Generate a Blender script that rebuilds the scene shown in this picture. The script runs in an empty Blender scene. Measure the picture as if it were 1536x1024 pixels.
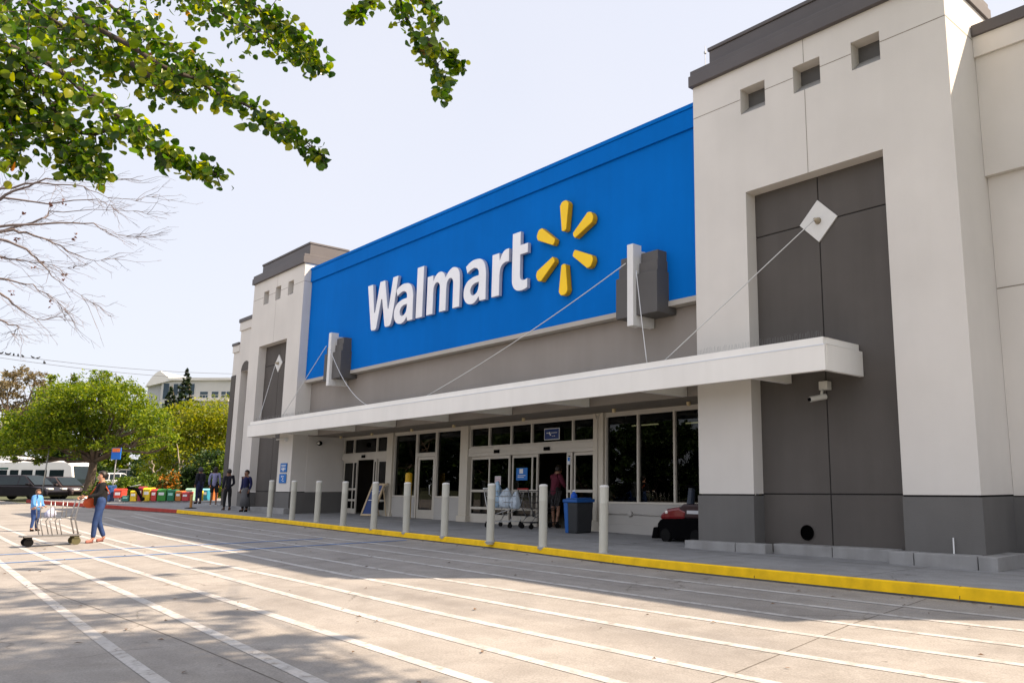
import bpy, bmesh, math, random
import numpy as np
from mathutils import Vector, Matrix, Euler

sc = bpy.context.scene
col = sc.collection
rnd = random.Random(7)
R3 = math.radians

# ------------------------------------------------------------------ camera
CAM_R = [Vector((0.71307206, 0.7010798, -0.00391713)),
         Vector((-0.12526775, 0.12190925, -0.98460455)),
         Vector((-0.68980883, 0.70258469, 0.17475277))]
CAM = Vector((0, 0, 1.3))
FPX, CXP, CYP = 1218.214, 961.734, 512.0
cd = bpy.data.cameras.new('camera')
co = bpy.data.objects.new('camera', cd)
col.objects.link(co)
cd.sensor_width = 36.0
cd.lens = FPX / 1536 * 36.0
cd.shift_x = -(CXP - 768) / 1536
cd.clip_end = 2000
cd.clip_start = 0.05
m = Matrix.Identity(4)
r, u, b = CAM_R[0], -CAM_R[1], -CAM_R[2]
for i in range(3):
    m[i][0], m[i][1], m[i][2], m[i][3] = r[i], u[i], b[i], CAM[i]
co.matrix_world = m
sc.camera = co


def at(px, py, d):
    """point at a distance d (metres in front of the camera position) in the direction of a photo pixel"""
    return CAM + (CAM_R[0] * (px - CXP) + CAM_R[1] * (py - CYP) + CAM_R[2] * FPX) * (d / FPX)


# ------------------------------------------------------------------ heights
def interp(x, xs, ys):
    return float(np.interp(x, xs, ys))


def zr(x, y):
    """height of the sloping parking lot"""
    return -0.378 - 0.0125 * x + 0.02 * y


def zs(x):
    """height of the pavement in front of the store"""
    return interp(x, [-62, -45, -30, -11, -4, 6], [.76, .56, .345, .105, .05, -.04])


def yc(x):
    """front edge of the kerb"""
    return interp(x, [-62, -52, -44, -36, -27.6, -22, -14.5, -10.8, -9.2, -6.1, -3.75, 2, 8],
                  [8.4, 8.95, 9.75, 10.55, 10.72, 10.5, 10.36, 10.08, 10.02, 10.1, 10.2, 10.4, 10.6])


def gz(x, y):
    """far terrain"""
    xx = max(-62, min(30, x))
    yy = max(-40, min(13, y))
    z = zr(xx, yy) - 0.12
    d = math.hypot(x, y)
    if x < -62:
        z += 0.03 * (-62 - x) if x > -140 else 0.03 * 78
    if y > 60:
        z += 0.02 * (y - 60)
    return z


# ------------------------------------------------------------------ materials
MATS = {}


def mat(name, c, rough=.8, var=.06, scale=1.2, bump=.0, bscale=60., metal=0., spec=.35, coat=0., streak=0.):
    if name in MATS:
        return MATS[name]
    m = bpy.data.materials.new(name)
    m.use_nodes = True
    nt = m.node_tree
    N, L = nt.nodes, nt.links
    p = N['Principled BSDF']
    p.inputs['Roughness'].default_value = rough
    p.inputs['Metallic'].default_value = metal
    p.inputs['Specular IOR Level'].default_value = spec
    if coat:
        p.inputs['Coat Weight'].default_value = coat
    tc = N.new('ShaderNodeTexCoord')
    src = None
    if var:
        n = N.new('ShaderNodeTexNoise')
        n.inputs['Scale'].default_value = scale
        n.inputs['Detail'].default_value = 6
        L.new(tc.outputs['Object'], n.inputs['Vector'])
        cr = N.new('ShaderNodeValToRGB')
        cr.color_ramp.elements[0].position = .3
        cr.color_ramp.elements[1].position = .7
        cr.color_ramp.elements[0].color = (*[max(0, v * (1 - var)) for v in c], 1)
        cr.color_ramp.elements[1].color = (*[min(1, v * (1 + var)) for v in c], 1)
        L.new(n.outputs['Fac'], cr.inputs['Fac'])
        src = cr.outputs['Color']
        if streak:
            mp = N.new('ShaderNodeMapping')
            mp.inputs['Scale'].default_value = (2.2, 2.2, .16)
            L.new(tc.outputs['Object'], mp.inputs['Vector'])
            n2 = N.new('ShaderNodeTexNoise')
            n2.inputs['Scale'].default_value = 1.5
            n2.inputs['Detail'].default_value = 5
            L.new(mp.outputs['Vector'], n2.inputs['Vector'])
            c2 = N.new('ShaderNodeValToRGB')
            c2.color_ramp.elements[0].position = .38
            c2.color_ramp.elements[1].position = .62
            c2.color_ramp.elements[0].color = (1 - streak, 1 - streak * 1.05, 1 - streak * 1.15, 1)
            c2.color_ramp.elements[1].color = (1, 1, 1, 1)
            L.new(n2.outputs['Fac'], c2.inputs['Fac'])
            mx = N.new('ShaderNodeMix')
            mx.data_type = 'RGBA'
            mx.blend_type = 'MULTIPLY'
            mx.inputs['Factor'].default_value = 1
            L.new(src, mx.inputs['A'])
            L.new(c2.outputs['Color'], mx.inputs['B'])
            src = mx.outputs['Result']
        L.new(src, p.inputs['Base Color'])
    else:
        p.inputs['Base Color'].default_value = (*c, 1)
    if bump:
        n = N.new('ShaderNodeTexNoise')
        n.inputs['Scale'].default_value = bscale
        n.inputs['Detail'].default_value = 5
        L.new(tc.outputs['Object'], n.inputs['Vector'])
        bp = N.new('ShaderNodeBump')
        bp.inputs['Strength'].default_value = bump
        bp.inputs['Distance'].default_value = .02
        L.new(n.outputs['Fac'], bp.inputs['Height'])
        L.new(bp.outputs['Normal'], p.inputs['Normal'])
    MATS[name] = m
    return m


def emis(name, c, s):
    if name in MATS:
        return MATS[name]
    m = bpy.data.materials.new(name)
    m.use_nodes = True
    p = m.node_tree.nodes['Principled BSDF']
    p.inputs['Base Color'].default_value = (*c, 1)
    p.inputs['Emission Color'].default_value = (*c, 1)
    p.inputs['Emission Strength'].default_value = s
    MATS[name] = m
    return m


def glass(name, tint, f=1.5, rough=.0):
    m = bpy.data.materials.new(name)
    m.use_nodes = True
    nt = m.node_tree
    N, L = nt.nodes, nt.links
    N.remove(N['Principled BSDF'])
    out = N['Material Output']
    tr = N.new('ShaderNodeBsdfTransparent')
    tr.inputs['Color'].default_value = (*tint, 1)
    gl = N.new('ShaderNodeBsdfGlossy')
    gl.inputs['Roughness'].default_value = rough
    fr = N.new('ShaderNodeFresnel')
    fr.inputs['IOR'].default_value = f
    mx = N.new('ShaderNodeMixShader')
    L.new(fr.outputs[0], mx.inputs[0])
    L.new(tr.outputs[0], mx.inputs[1])
    L.new(gl.outputs[0], mx.inputs[2])
    L.new(mx.outputs[0], out.inputs['Surface'])
    MATS[name] = m
    return m


def leafmat(name, cols, trans=.45):
    """leaf colours picked per leaf; light passes through the blades"""
    m = bpy.data.materials.new(name)
    m.use_nodes = True
    nt = m.node_tree
    N, L = nt.nodes, nt.links
    N.remove(N['Principled BSDF'])
    out = N['Material Output']
    g = N.new('ShaderNodeNewGeometry')
    cr = N.new('ShaderNodeValToRGB')
    e = cr.color_ramp.elements
    while len(e) < len(cols):
        e.new(.5)
    for i, (p, c) in enumerate(cols):
        e[i].position = p
        e[i].color = (*c, 1)
    L.new(g.outputs['Random Per Island'], cr.inputs['Fac'])
    d = N.new('ShaderNodeBsdfPrincipled')
    d.inputs['Roughness'].default_value = .5
    d.inputs['Specular IOR Level'].default_value = .3
    t = N.new('ShaderNodeBsdfTranslucent')
    hs = N.new('ShaderNodeHueSaturation')
    hs.inputs['Value'].default_value = 1.7
    hs.inputs['Saturation'].default_value = 1.1
    hs.inputs['Hue'].default_value = .495
    L.new(cr.outputs['Color'], d.inputs['Base Color'])
    L.new(cr.outputs['Color'], hs.inputs['Color'])
    L.new(hs.outputs['Color'], t.inputs['Color'])
    mx = N.new('ShaderNodeMixShader')
    mx.inputs[0].default_value = trans
    L.new(d.outputs[0], mx.inputs[1])
    L.new(t.outputs[0], mx.inputs[2])
    L.new(mx.outputs[0], out.inputs['Surface'])
    MATS[name] = m
    return m


def pavement_mat(name, base, warm, paint=None, wear=.5):
    """concrete: broad stains, fine grain, a few hairline cracks; with paint it is a worn painted stripe on it"""
    m = bpy.data.materials.new(name)
    m.use_nodes = True
    nt = m.node_tree
    N, L = nt.nodes, nt.links
    p = N['Principled BSDF']
    p.inputs['Roughness'].default_value = .85
    p.inputs['Specular IOR Level'].default_value = .25
    tc = N.new('ShaderNodeTexCoord')

    def noise(s, d=6, dist=0., vec=None, rough=.55):
        n = N.new('ShaderNodeTexNoise')
        n.inputs['Scale'].default_value = s
        n.inputs['Detail'].default_value = d
        n.inputs['Distortion'].default_value = dist
        n.inputs['Roughness'].default_value = rough
        L.new(vec or tc.outputs['Object'], n.inputs['Vector'])
        return n.outputs['Fac']

    def ramp(fac, a, b, ca, cb):
        c = N.new('ShaderNodeValToRGB')
        c.color_ramp.elements[0].position = a
        c.color_ramp.elements[1].position = b
        c.color_ramp.elements[0].color = (*ca, 1)
        c.color_ramp.elements[1].color = (*cb, 1)
        L.new(fac, c.inputs['Fac'])
        return c.outputs['Color']

    def mix(a, b, mode='MULTIPLY', fac=1.):
        x = N.new('ShaderNodeMix')
        x.data_type = 'RGBA'
        x.blend_type = mode
        if isinstance(fac, float):
            x.inputs['Factor'].default_value = fac
        else:
            L.new(fac, x.inputs['Factor'])
        L.new(a, x.inputs['A'])
        L.new(b, x.inputs['B'])
        return x.outputs['Result']

    c = ramp(noise(.35, 8), .3, .7, base, warm)
    c = mix(c, ramp(noise(2.1, 8, .6), .3, .62, (.85, .84, .83), (1.05, 1.05, 1.05)))
    c = mix(c, ramp(noise(55, 4), .3, .75, (.78, .78, .78), (1.15, 1.15, 1.15)))
    mp = N.new('ShaderNodeMapping')
    mp.inputs['Scale'].default_value = (.12, 1.4, 1)
    mp.inputs['Rotation'].default_value = (0, 0, .05)
    L.new(tc.outputs['Object'], mp.inputs['Vector'])
    c = mix(c, ramp(noise(1.6, 6, .3, mp.outputs['Vector']), .28, .5, (.87, .87, .88), (1.01, 1.01, 1.01)))
    # spots of oil and gum
    c = mix(c, ramp(noise(4.5, 3, .2), .21, .29, (.52, .50, .48), (1, 1, 1)))
    # hairline cracks
    v = N.new('ShaderNodeTexVoronoi')
    v.feature = 'DISTANCE_TO_EDGE'
    v.inputs['Scale'].default_value = .33
    dn = N.new('ShaderNodeTexNoise')
    dn.inputs['Scale'].default_value = 1.4
    dn.inputs['Detail'].default_value = 7
    L.new(tc.outputs['Object'], dn.inputs['Vector'])
    ad = N.new('ShaderNodeMixRGB')
    ad.blend_type = 'LINEAR_LIGHT'
    ad.inputs[0].default_value = .35
    L.new(tc.outputs['Object'], ad.inputs[1])
    L.new(dn.outputs['Color'], ad.inputs[2])
    L.new(ad.outputs[0], v.inputs['Vector'])
    crack = ramp(v.outputs['Distance'], .0015, .005, (.6, .58, .56), (1, 1, 1))
    brk = ramp(noise(.8, 3), .5, .6, (0, 0, 0), (1, 1, 1))
    white = N.new('ShaderNodeRGB')
    white.outputs[0].default_value = (1, 1, 1, 1)
    crack = mix(white.outputs[0], crack, 'MIX', brk)
    if paint:
        pc = N.new('ShaderNodeRGB')
        pc.outputs[0].default_value = (*paint, 1)
        w = ramp(noise(7, 8, .4, None, .7), wear - .12, wear + .06, (1, 1, 1), (0, 0, 0))
        pcol = mix(pc.outputs[0], ramp(noise(20, 5), .3, .7, (.86, .86, .86), (1.02, 1.02, 1.02)))
        pcol = mix(pcol, ramp(noise(1.1, 6), .35, .65, (.84, .83, .82), (1, 1, 1)))
        c = mix(pcol, c, 'MIX', w)
    c = mix(c, crack)
    L.new(c, p.inputs['Base Color'])
    bp = N.new('ShaderNodeBump')
    bp.inputs['Strength'].default_value = .35
    bp.inputs['Distance'].default_value = .01
    L.new(noise(90, 4), bp.inputs['Height'])
    L.new(bp.outputs['Normal'], p.inputs['Normal'])
    MATS[name] = m
    return m


# ------------------------------------------------------------------ mesh builder
WL = {}


class MB:
    def __init__(s):
        s.v, s.f, s.mi = [], [], []
        s.cur = 0

    def quad(s, *ps):
        i = len(s.v)
        s.v += [tuple(p) for p in ps]
        s.f.append(tuple(range(i, i + len(ps))))
        s.mi.append(s.cur)
        return s

    def box(s, x0, x1, y0, y1, z0, z1):
        i = len(s.v)
        s.v += [(x, y, z) for z in (z0, z1) for y in (y0, y1) for x in (x0, x1)]
        for f in ((0, 2, 3, 1), (4, 5, 7, 6), (0, 1, 5, 4), (2, 6, 7, 3), (0, 4, 6, 2), (1, 3, 7, 5)):
            s.f.append(tuple(i + k for k in f))
            s.mi.append(s.cur)
        return s

    def obox(s, c, ax, ay, az, hx, hy, hz):
        """oriented box"""
        c, ax, ay, az = Vector(c), Vector(ax), Vector(ay), Vector(az)
        i = len(s.v)
        for z in (-1, 1):
            for y in (-1, 1):
                for x in (-1, 1):
                    s.v.append(tuple(c + ax * hx * x + ay * hy * y + az * hz * z))
        for f in ((0, 2, 3, 1), (4, 5, 7, 6), (0, 1, 5, 4), (2, 6, 7, 3), (0, 4, 6, 2), (1, 3, 7, 5)):
            s.f.append(tuple(i + k for k in f))
            s.mi.append(s.cur)
        return s

    def prism(s, poly, fn, a, b):
        """polygon (u,v) extruded from a to b; fn(u,v,w) gives the point"""
        n = len(poly)
        i = len(s.v)
        s.v += [tuple(fn(u, v, a)) for u, v in poly] + [tuple(fn(u, v, b)) for u, v in poly]
        s.f.append(tuple(range(i, i + n)))
        s.f.append(tuple(range(i + 2 * n - 1, i + n - 1, -1)))
        s.mi += [s.cur] * 2
        for k in range(n):
            s.f.append((i + k, i + n + k, i + n + (k + 1) % n, i + (k + 1) % n))
            s.mi.append(s.cur)
        return s

    def tube(s, pts, rad, n=8, cap=True):
        pts = [Vector(p) for p in pts]
        if not hasattr(rad, '__len__'):
            rad = [rad] * len(pts)
        base = len(s.v)
        prev = None
        for k, p in enumerate(pts):
            a = pts[max(0, k - 1)]
            b = pts[min(len(pts) - 1, k + 1)]
            t = (b - a)
            if t.length < 1e-9:
                t = Vector((0, 0, 1))
            t.normalize()
            if prev is None:
                up = Vector((0, 0, 1)) if abs(t.z) < .9 else Vector((1, 0, 0))
                x = t.cross(up).normalized()
            else:
                x = (prev - t * prev.dot(t))
                if x.length < 1e-6:
                    x = t.orthogonal()
                x.normalize()
            prev = x
            y = t.cross(x)
            for j in range(n):
                an = 2 * math.pi * j / n
                s.v.append(tuple(p + (x * math.cos(an) + y * math.sin(an)) * rad[k]))
        for k in range(len(pts) - 1):
            for j in range(n):
                j2 = (j + 1) % n
                s.f.append((base + k * n + j, base + k * n + j2, base + (k + 1) * n + j2, base + (k + 1) * n + j))
                s.mi.append(s.cur)
        if cap:
            s.f.append(tuple(base + j for j in reversed(range(n))))
            s.f.append(tuple(base + (len(pts) - 1) * n + j for j in range(n)))
            s.mi += [s.cur] * 2
        return s

    def lathe(s, c, prof, n=20, axis='z'):
        """profile of (radius, height) round a vertical axis at c"""
        c = Vector(c)
        base = len(s.v)
        for r_, h in prof:
            for j in range(n):
                an = 2 * math.pi * j / n
                a, b_ = r_ * math.cos(an), r_ * math.sin(an)
                if axis == 'z':
                    d = Vector((a, b_, h))
                elif axis == 'y':
                    d = Vector((a, h, b_))
                else:
                    d = Vector((h, a, b_))
                s.v.append(tuple(c + d))
        for k in range(len(prof) - 1):
            for j in range(n):
                j2 = (j + 1) % n
                s.f.append((base + k * n + j, base + k * n + j2, base + (k + 1) * n + j2, base + (k + 1) * n + j))
                s.mi.append(s.cur)
        s.f.append(tuple(base + j for j in reversed(range(n))))
        s.f.append(tuple(base + (len(prof) - 1) * n + j for j in range(n)))
        s.mi += [s.cur] * 2
        return s

    def blob(s, c, rx, ry, rz, n=10, k=7):
        c = Vector(c)
        prof = []
        base = len(s.v)
        for i in range(k):
            a = math.pi * (i + .5) / k - math.pi / 2
            for j in range(n):
                an = 2 * math.pi * j / n
                s.v.append(tuple(c + Vector((rx * math.cos(a) * math.cos(an), ry * math.cos(a) * math.sin(an), rz * math.sin(a)))))
        for i in range(k - 1):
            for j in range(n):
                j2 = (j + 1) % n
                s.f.append((base + i * n + j, base + i * n + j2, base + (i + 1) * n + j2, base + (i + 1) * n + j))
                s.mi.append(s.cur)
        s.f.append(tuple(base + j for j in reversed(range(n))))
        s.f.append(tuple(base + (k - 1) * n + j for j in range(n)))
        s.mi += [s.cur] * 2
        return s

    def wall(s, x0, x1, z0, z1, y, holes=(), depth=.3):
        """front face at y (towards -y) with rectangular holes and their reveals"""
        xs = sorted({x0, x1, *[h[0] for h in holes], *[h[1] for h in holes]})
        zs_ = sorted({z0, z1, *[h[2] for h in holes], *[h[3] for h in holes]})
        for a, b_ in zip(xs, xs[1:]):
            for c, d in zip(zs_, zs_[1:]):
                mx, mz = (a + b_) / 2, (c + d) / 2
                if any(h[0] < mx < h[1] and h[2] < mz < h[3] for h in holes):
                    continue
                s.quad((a, y, c), (b_, y, c), (b_, y, d), (a, y, d))
        for h in holes:
            dp = h[4] if len(h) > 4 else depth
            a, b_, c, d = h[:4]
            y2 = y + dp
            s.quad((a, y, c), (a, y2, c), (a, y2, d), (a, y, d))
            s.quad((b_, y, c), (b_, y, d), (b_, y2, d), (b_, y2, c))
            s.quad((a, y, d), (a, y2, d), (b_, y2, d), (b_, y, d))
            if c > z0:
                s.quad((a, y, c), (b_, y, c), (b_, y2, c), (a, y2, c))
        return s

    def build(s, name, material, parent=None, smooth=False, bevel=0., local=False, label=None, weld=False, auto=False):
        off = Vector((0, 0, 0))
        if parent is not None and not local:
            off = WL.get(parent.name, Vector((0, 0, 0)))
        me = bpy.data.meshes.new(name)
        vs = s.v if off.length == 0 else [(x - off.x, y - off.y, z - off.z) for x, y, z in s.v]
        me.from_pydata(vs, [], s.f)
        ms = material if isinstance(material, (list, tuple)) else [material]
        for k in ms:
            me.materials.append(k)
        if len(ms) > 1:
            me.polygons.foreach_set('material_index', s.mi)
        bm = bmesh.new()
        bm.from_mesh(me)
        if weld or bevel:
            bmesh.ops.remove_doubles(bm, verts=bm.verts, dist=1e-5)
        bmesh.ops.recalc_face_normals(bm, faces=bm.faces)
        bm.to_mesh(me)
        bm.free()
        if smooth:
            me.polygons.foreach_set('use_smooth', [True] * len(me.polygons))
        o = bpy.data.objects.new(name, me)
        col.objects.link(o)
        if parent is not None:
            o.parent = parent
            WL[o.name] = off.copy()
        else:
            WL[o.name] = Vector((0, 0, 0))
        if bevel:
            md = o.modifiers.new('bevel', 'BEVEL')
            md.width = bevel
            md.segments = 2
            md.limit_method = 'ANGLE'
            md.angle_limit = R3(40)
        if auto:
            md = o.modifiers.new('edges', 'EDGE_SPLIT')
            md.split_angle = R3(35)
        if label:
            o['label'] = label
        return o


def tag(o, label, cat, group=None):
    o['label'] = label
    o['category'] = cat
    if group:
        o['group'] = group
    return o


def struct(o, kind='structure'):
    o['kind'] = kind
    return o


def thing(name, label, cat, loc=(0, 0, 0), group=None, rz=0.):
    o = bpy.data.objects.new(name, None)
    col.objects.link(o)
    o.location = loc
    o.rotation_euler = (0, 0, rz)
    o.empty_display_size = .2
    WL[o.name] = Vector(loc)
    return tag(o, label, cat, group)


def dup(src, loc=None, rz=None, label=None, scale=None, parent=None):
    c = src.copy()
    col.objects.link(c)
    if parent is not None:
        c.parent = parent
    if loc is not None:
        c.location = loc
    if rz is not None:
        c.rotation_euler = (0, 0, rz)
    if scale is not None:
        c.scale = (scale, scale, scale)
    if label:
        c['label'] = label
    for ch in [o for o in src.children]:
        dup(ch, parent=c)
    return c


# common materials
M_WHITE = mat('stucco_white', (.655, .622, .575), .9, .055, .55, .22, 90, spec=.2, streak=.014)
M_CREAM = mat('stucco_cream', (.58, .53, .44), .9, .05, .8, .2, 90, spec=.2, streak=.03)
M_BROWN = mat('stucco_brown', (.098, .088, .080), .9, .08, .8, .3, 90, streak=.06)
M_DARK = mat('stucco_charcoal', (.135, .130, .124), .9, .09, .9, .35, 90, streak=.04)
M_TAUPE = mat('stucco_taupe', (.285, .255, .228), .9, .06, .8, .25, 90, streak=.03)
M_CAP = mat('cap_metal', (.10, .09, .09), .6, .06, 1.5, .05, 30)
M_BLUE = mat('panel_blue', (.0003, .143, .53), .9, .06, .5, .2, 80, spec=.08, streak=.035)
M_GREYBLK = mat('concrete_plinth', (.30, .295, .29), .9, .12, 3, .4, 60, streak=.12)
M_CANOPY = mat('canopy_paint', (.82, .795, .745), .6, .03, .8, .05, 40, streak=.03)
M_FRAME = mat('aluminium_frame', (.54, .50, .43), .5, .06, 2, 0)
M_STEEL = mat('steel', (.55, .55, .55), .3, .05, 4, 0, metal=.9)
M_GALV = mat('galvanised', (.45, .45, .44), .4, .1, 6, 0, metal=.7)
M_BLACK = mat('black_plastic', (.004, .004, .0045), .8, .1, 5, spec=.0)
M_RUBBER = mat('rubber', (.010, .010, .010), .9, .1, 8, spec=.05)
M_JOINT = mat('joint_black', (.02, .018, .017), .9, 0)
M_WPLAST = mat('white_plastic', (.75, .75, .74), .4, .03, 4)
M_GLASS = glass('store_glass', (.22, .24, .23), 1.38)
# ------------------------------------------------------------------ world and sun
SUN = Vector((.72, .625, 1)).normalized()
w = bpy.data.worlds.new('World')
sc.world = w
w.use_nodes = True
nt = w.node_tree
sky = nt.nodes.new('ShaderNodeTexSky')
sky.sky_type = 'NISHITA'
sky.sun_disc = False
sky.sun_elevation = math.asin(SUN.z)
sky.sun_rotation = math.atan2(SUN.x, SUN.y)
sky.altitude = 0
sky.air_density = 1.0
sky.dust_density = 3.0
sky.ozone_density = 1.6
# a bright veil of thin high cloud over the clear sky
tcw = nt.nodes.new('ShaderNodeTexCoord')
nzw = nt.nodes.new('ShaderNodeTexNoise')
nzw.inputs['Scale'].default_value = 1.6
nzw.inputs['Detail'].default_value = 7
nt.links.new(tcw.outputs['Generated'], nzw.inputs['Vector'])
crw = nt.nodes.new('ShaderNodeValToRGB')
crw.color_ramp.elements[0].position = .25
crw.color_ramp.elements[1].position = .75
crw.color_ramp.elements[0].color = (.80, .80, .80, 1)
crw.color_ramp.elements[1].color = (.93, .93, .93, 1)
nt.links.new(nzw.outputs['Fac'], crw.inputs['Fac'])
veil = nt.nodes.new('ShaderNodeRGB')
veil.outputs[0].default_value = (3.20, 3.23, 3.52, 1)
mxw = nt.nodes.new('ShaderNodeMix')
mxw.data_type = 'RGBA'
nt.links.new(crw.outputs['Color'], mxw.inputs['Factor'])
nt.links.new(sky.outputs[0], mxw.inputs['A'])
nt.links.new(veil.outputs[0], mxw.inputs['B'])
# sky boosted behind the camera, out of view, added to light the facade
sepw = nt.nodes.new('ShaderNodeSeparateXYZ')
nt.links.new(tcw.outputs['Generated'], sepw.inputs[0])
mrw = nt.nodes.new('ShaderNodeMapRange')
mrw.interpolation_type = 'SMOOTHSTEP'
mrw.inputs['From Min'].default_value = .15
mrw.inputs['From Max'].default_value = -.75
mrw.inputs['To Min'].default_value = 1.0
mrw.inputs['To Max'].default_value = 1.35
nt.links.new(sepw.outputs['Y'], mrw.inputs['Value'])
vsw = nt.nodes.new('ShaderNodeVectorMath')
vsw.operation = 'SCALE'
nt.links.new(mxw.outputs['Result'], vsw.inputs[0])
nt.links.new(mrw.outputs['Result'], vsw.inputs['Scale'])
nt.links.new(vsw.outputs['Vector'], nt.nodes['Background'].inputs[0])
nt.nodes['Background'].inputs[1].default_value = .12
sd = bpy.data.lights.new('sun', 'SUN')
sd.energy = 4.5
sd.angle = R3(.55)
sd.color = (1, .82, .625)
so = bpy.data.objects.new('sun', sd)
col.objects.link(so)
so.rotation_euler = SUN.to_track_quat('Z', 'Y').to_euler()
sc.view_settings.view_transform = 'Standard'
sc.view_settings.look = 'None'
sc.view_settings.exposure = 1.24
sc.view_settings.gamma = 1
sc.cycles.max_bounces = 8
sc.cycles.transparent_max_bounces = 12

# ------------------------------------------------------------------ ground, lot, pavement
g = MB()
gx = [-700, -400, -250, -180, -140, -120, -100, -90, -80, -72, -66, -62, -50, -36, -20, -5, 10, 30, 80, 300]
gy = [-400, -150, -80, -40, -20, -5, 5, 13, 20, 30, 45, 60, 80, 110, 150, 220, 400, 700]
for i in range(len(gx) - 1):
    for j in range(len(gy) - 1):
        g.quad(*[(x, y, gz(x, y)) for x, y in ((gx[i], gy[j]), (gx[i + 1], gy[j]), (gx[i + 1], gy[j + 1]), (gx[i], gy[j + 1]))])
struct(g.build('ground', mat('earth', (.075, .085, .045), .95, .3, .25, .3, 5), weld=True))

LC0, LC1 = (.252, .235, .219), (.335, .311, .285)
M_LOT = pavement_mat('lot_concrete', LC0, LC1)
xs = [-62 + i * 2 for i in range(36)]
g = MB()
for a, b_ in zip(xs, xs[1:]):
    for y0, y1 in ((-60, -20), (-20, 0), (0, None)):
        e = [yc(a) + .02, yc(b_) + .02] if y1 is None else [y1, y1]
        g.quad((a, y0, zr(a, y0)), (b_, y0, zr(b_, y0)), (b_, e[1], zr(b_, e[1])), (a, e[0], zr(a, e[0])))
struct(g.build('parking_lot', M_LOT, weld=True))

# worn white lane lines and two blue lines
M_LINE = pavement_mat('line_paint', LC0, LC1, (.50, .485, .47), .45)
M_LINEB = pavement_mat('line_paint_blue', LC0, LC1, (.05, .21, .56), .33)
LN = [
    [(-38, 10.15), (-33.5, 9.9), (-28.8, 9.55), (-24, 9.25), (-20, 9.3), (-16, 9.3), (-11, 9.25), (-9, 9.3), (-6, 9.35), (-4.8, 9.4), (-3.5, 9.45), (2, 10)],
    [(-38, 9.55), (-34, 9.1), (-28, 8.75), (-20, 8.65), (-14, 8.6), (-10.5, 8.65), (-8, 8.6), (-6, 8.7), (-4.5, 8.75), (-3.2, 8.82), (2, 9.4)],
    [(-36, 8.95), (-30, 8.3), (-24, 7.95), (-18, 7.95), (-12, 7.9), (-9.8, 7.85), (-7.3, 7.9), (-5.4, 7.95), (-4.6, 7.98), (-3.0, 8.1), (2, 8.6)],
    [(-36, 8.1), (-32, 7.65), (-26, 7.15), (-20, 7.1), (-14.5, 7.05), (-11, 7.0), (-9, 7.1), (-6.8, 7.12), (-4.7, 7.25), (-2.7, 7.35), (2, 7.9)],
    [(-34, 7.3), (-29.8, 6.9), (-22, 6.55), (-16, 6.35), (-12, 6.28), (-9, 6.3), (-6.3, 6.3), (-4.8, 6.38), (-2.9, 6.5), (2, 7.1)],
    [(-34, 6.1), (-28, 5.7), (-22, 5.5), (-16, 5.45), (-12, 5.5), (-9, 5.4), (-7.3, 5.42), (-5.2, 5.45), (-4.1, 5.45), (2, 5.9)],
    [(-34, 5.7), (-24, 5.22), (-18, 4.98), (-12, 4.82), (-8, 4.72), (-5, 4.68), (2, 4.6)],
    [(-40, 4.95), (-34, 4.55), (-28, 4.35), (-20, 4.2), (-14, 4.1), (-9, 4.02), (-5.6, 3.95), (2, 3.9)],
    [(-40, 4.6), (-30.5, 3.95), (-24, 3.65), (-18, 3.48), (-12, 3.3), (-6.6, 3.07), (2, 2.7)],
    [(-40, 3.9), (-22, 2.9), (-15, 2.55), (-10, 2.3), (-7.5, 2.19), (2, 2)],
    [(-34, 2.4), (-16, 1.5), (-8, .95), (2, .6)],
]


def smooth_path(pts, step=.5):
    xs_ = [p[0] for p in pts]
    n = int((xs_[-1] - xs_[0]) / step)
    o = []
    for i in range(n + 1):
        x = xs_[0] + (xs_[-1] - xs_[0]) * i / n
        y = sum(interp(x + d, xs_, [p[1] for p in pts]) for d in (-1.6, -.8, 0, .8, 1.6)) / 5
        o.append((x, y))
    return o


def ribbon(path, wd, dz):
    g = MB()
    L_, R_ = [], []
    for i, (x, y) in enumerate(path):
        x0, y0 = path[max(0, i - 1)]
        x1, y1 = path[min(len(path) - 1, i + 1)]
        t = Vector((x1 - x0, y1 - y0)).normalized()
        nx, ny = -t.y * wd / 2, t.x * wd / 2
        L_.append((x + nx, y + ny, zr(x + nx, y + ny) + dz))
        R_.append((x - nx, y - ny, zr(x - nx, y - ny) + dz))
    for i in range(len(path) - 1):
        g.quad(R_[i], R_[i + 1], L_[i + 1], L_[i])
    return g


for i, p in enumerate(LN):
    struct(ribbon(smooth_path(p), .10 if i < 4 else .115, .004).build('lane_line', M_LINE, weld=True))
for p in ([(-20.1, -1.5), (-19.48, 2.76), (-19.2, 4.3), (-18.72, 5.96), (-18.5, 7.1), (-18.1, 9.0), (-17.84, 10.2)],
          [(-22.3, -1.5), (-21.47, 3.02), (-20.98, 4.87), (-20.55, 6.5), (-20.3, 7.4), (-20.1, 8.4), (-19.9, 9.1)]):
    struct(ribbon(p, .09, .008).build('blue_line', M_LINEB, weld=True))
# sawn joints in the slab
M_SAW = mat('saw_joint', (.12, .105, .09), .95, .3, 6)
for p in ([(-3.3, .5), (-4.33, 5.2), (-4.55, 6.7), (-4.75, 8.04), (-4.84, 9.4), (-4.9, 10.1)],
          [(-14.5, -1), (-14.9, 5), (-15.2, 10.2)], [(-26, -1), (-26.4, 10.3)]):
    struct(ribbon(p, .014, .002).build('slab_joint', M_SAW, weld=True))
for p in ([(-36, 3.0), (-15, 2.62), (-9.8, 2.85), (-4, 2.9), (2, 3)],):
    struct(ribbon(smooth_path(p), .012, .002).build('slab_joint', M_SAW, weld=True))

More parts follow.
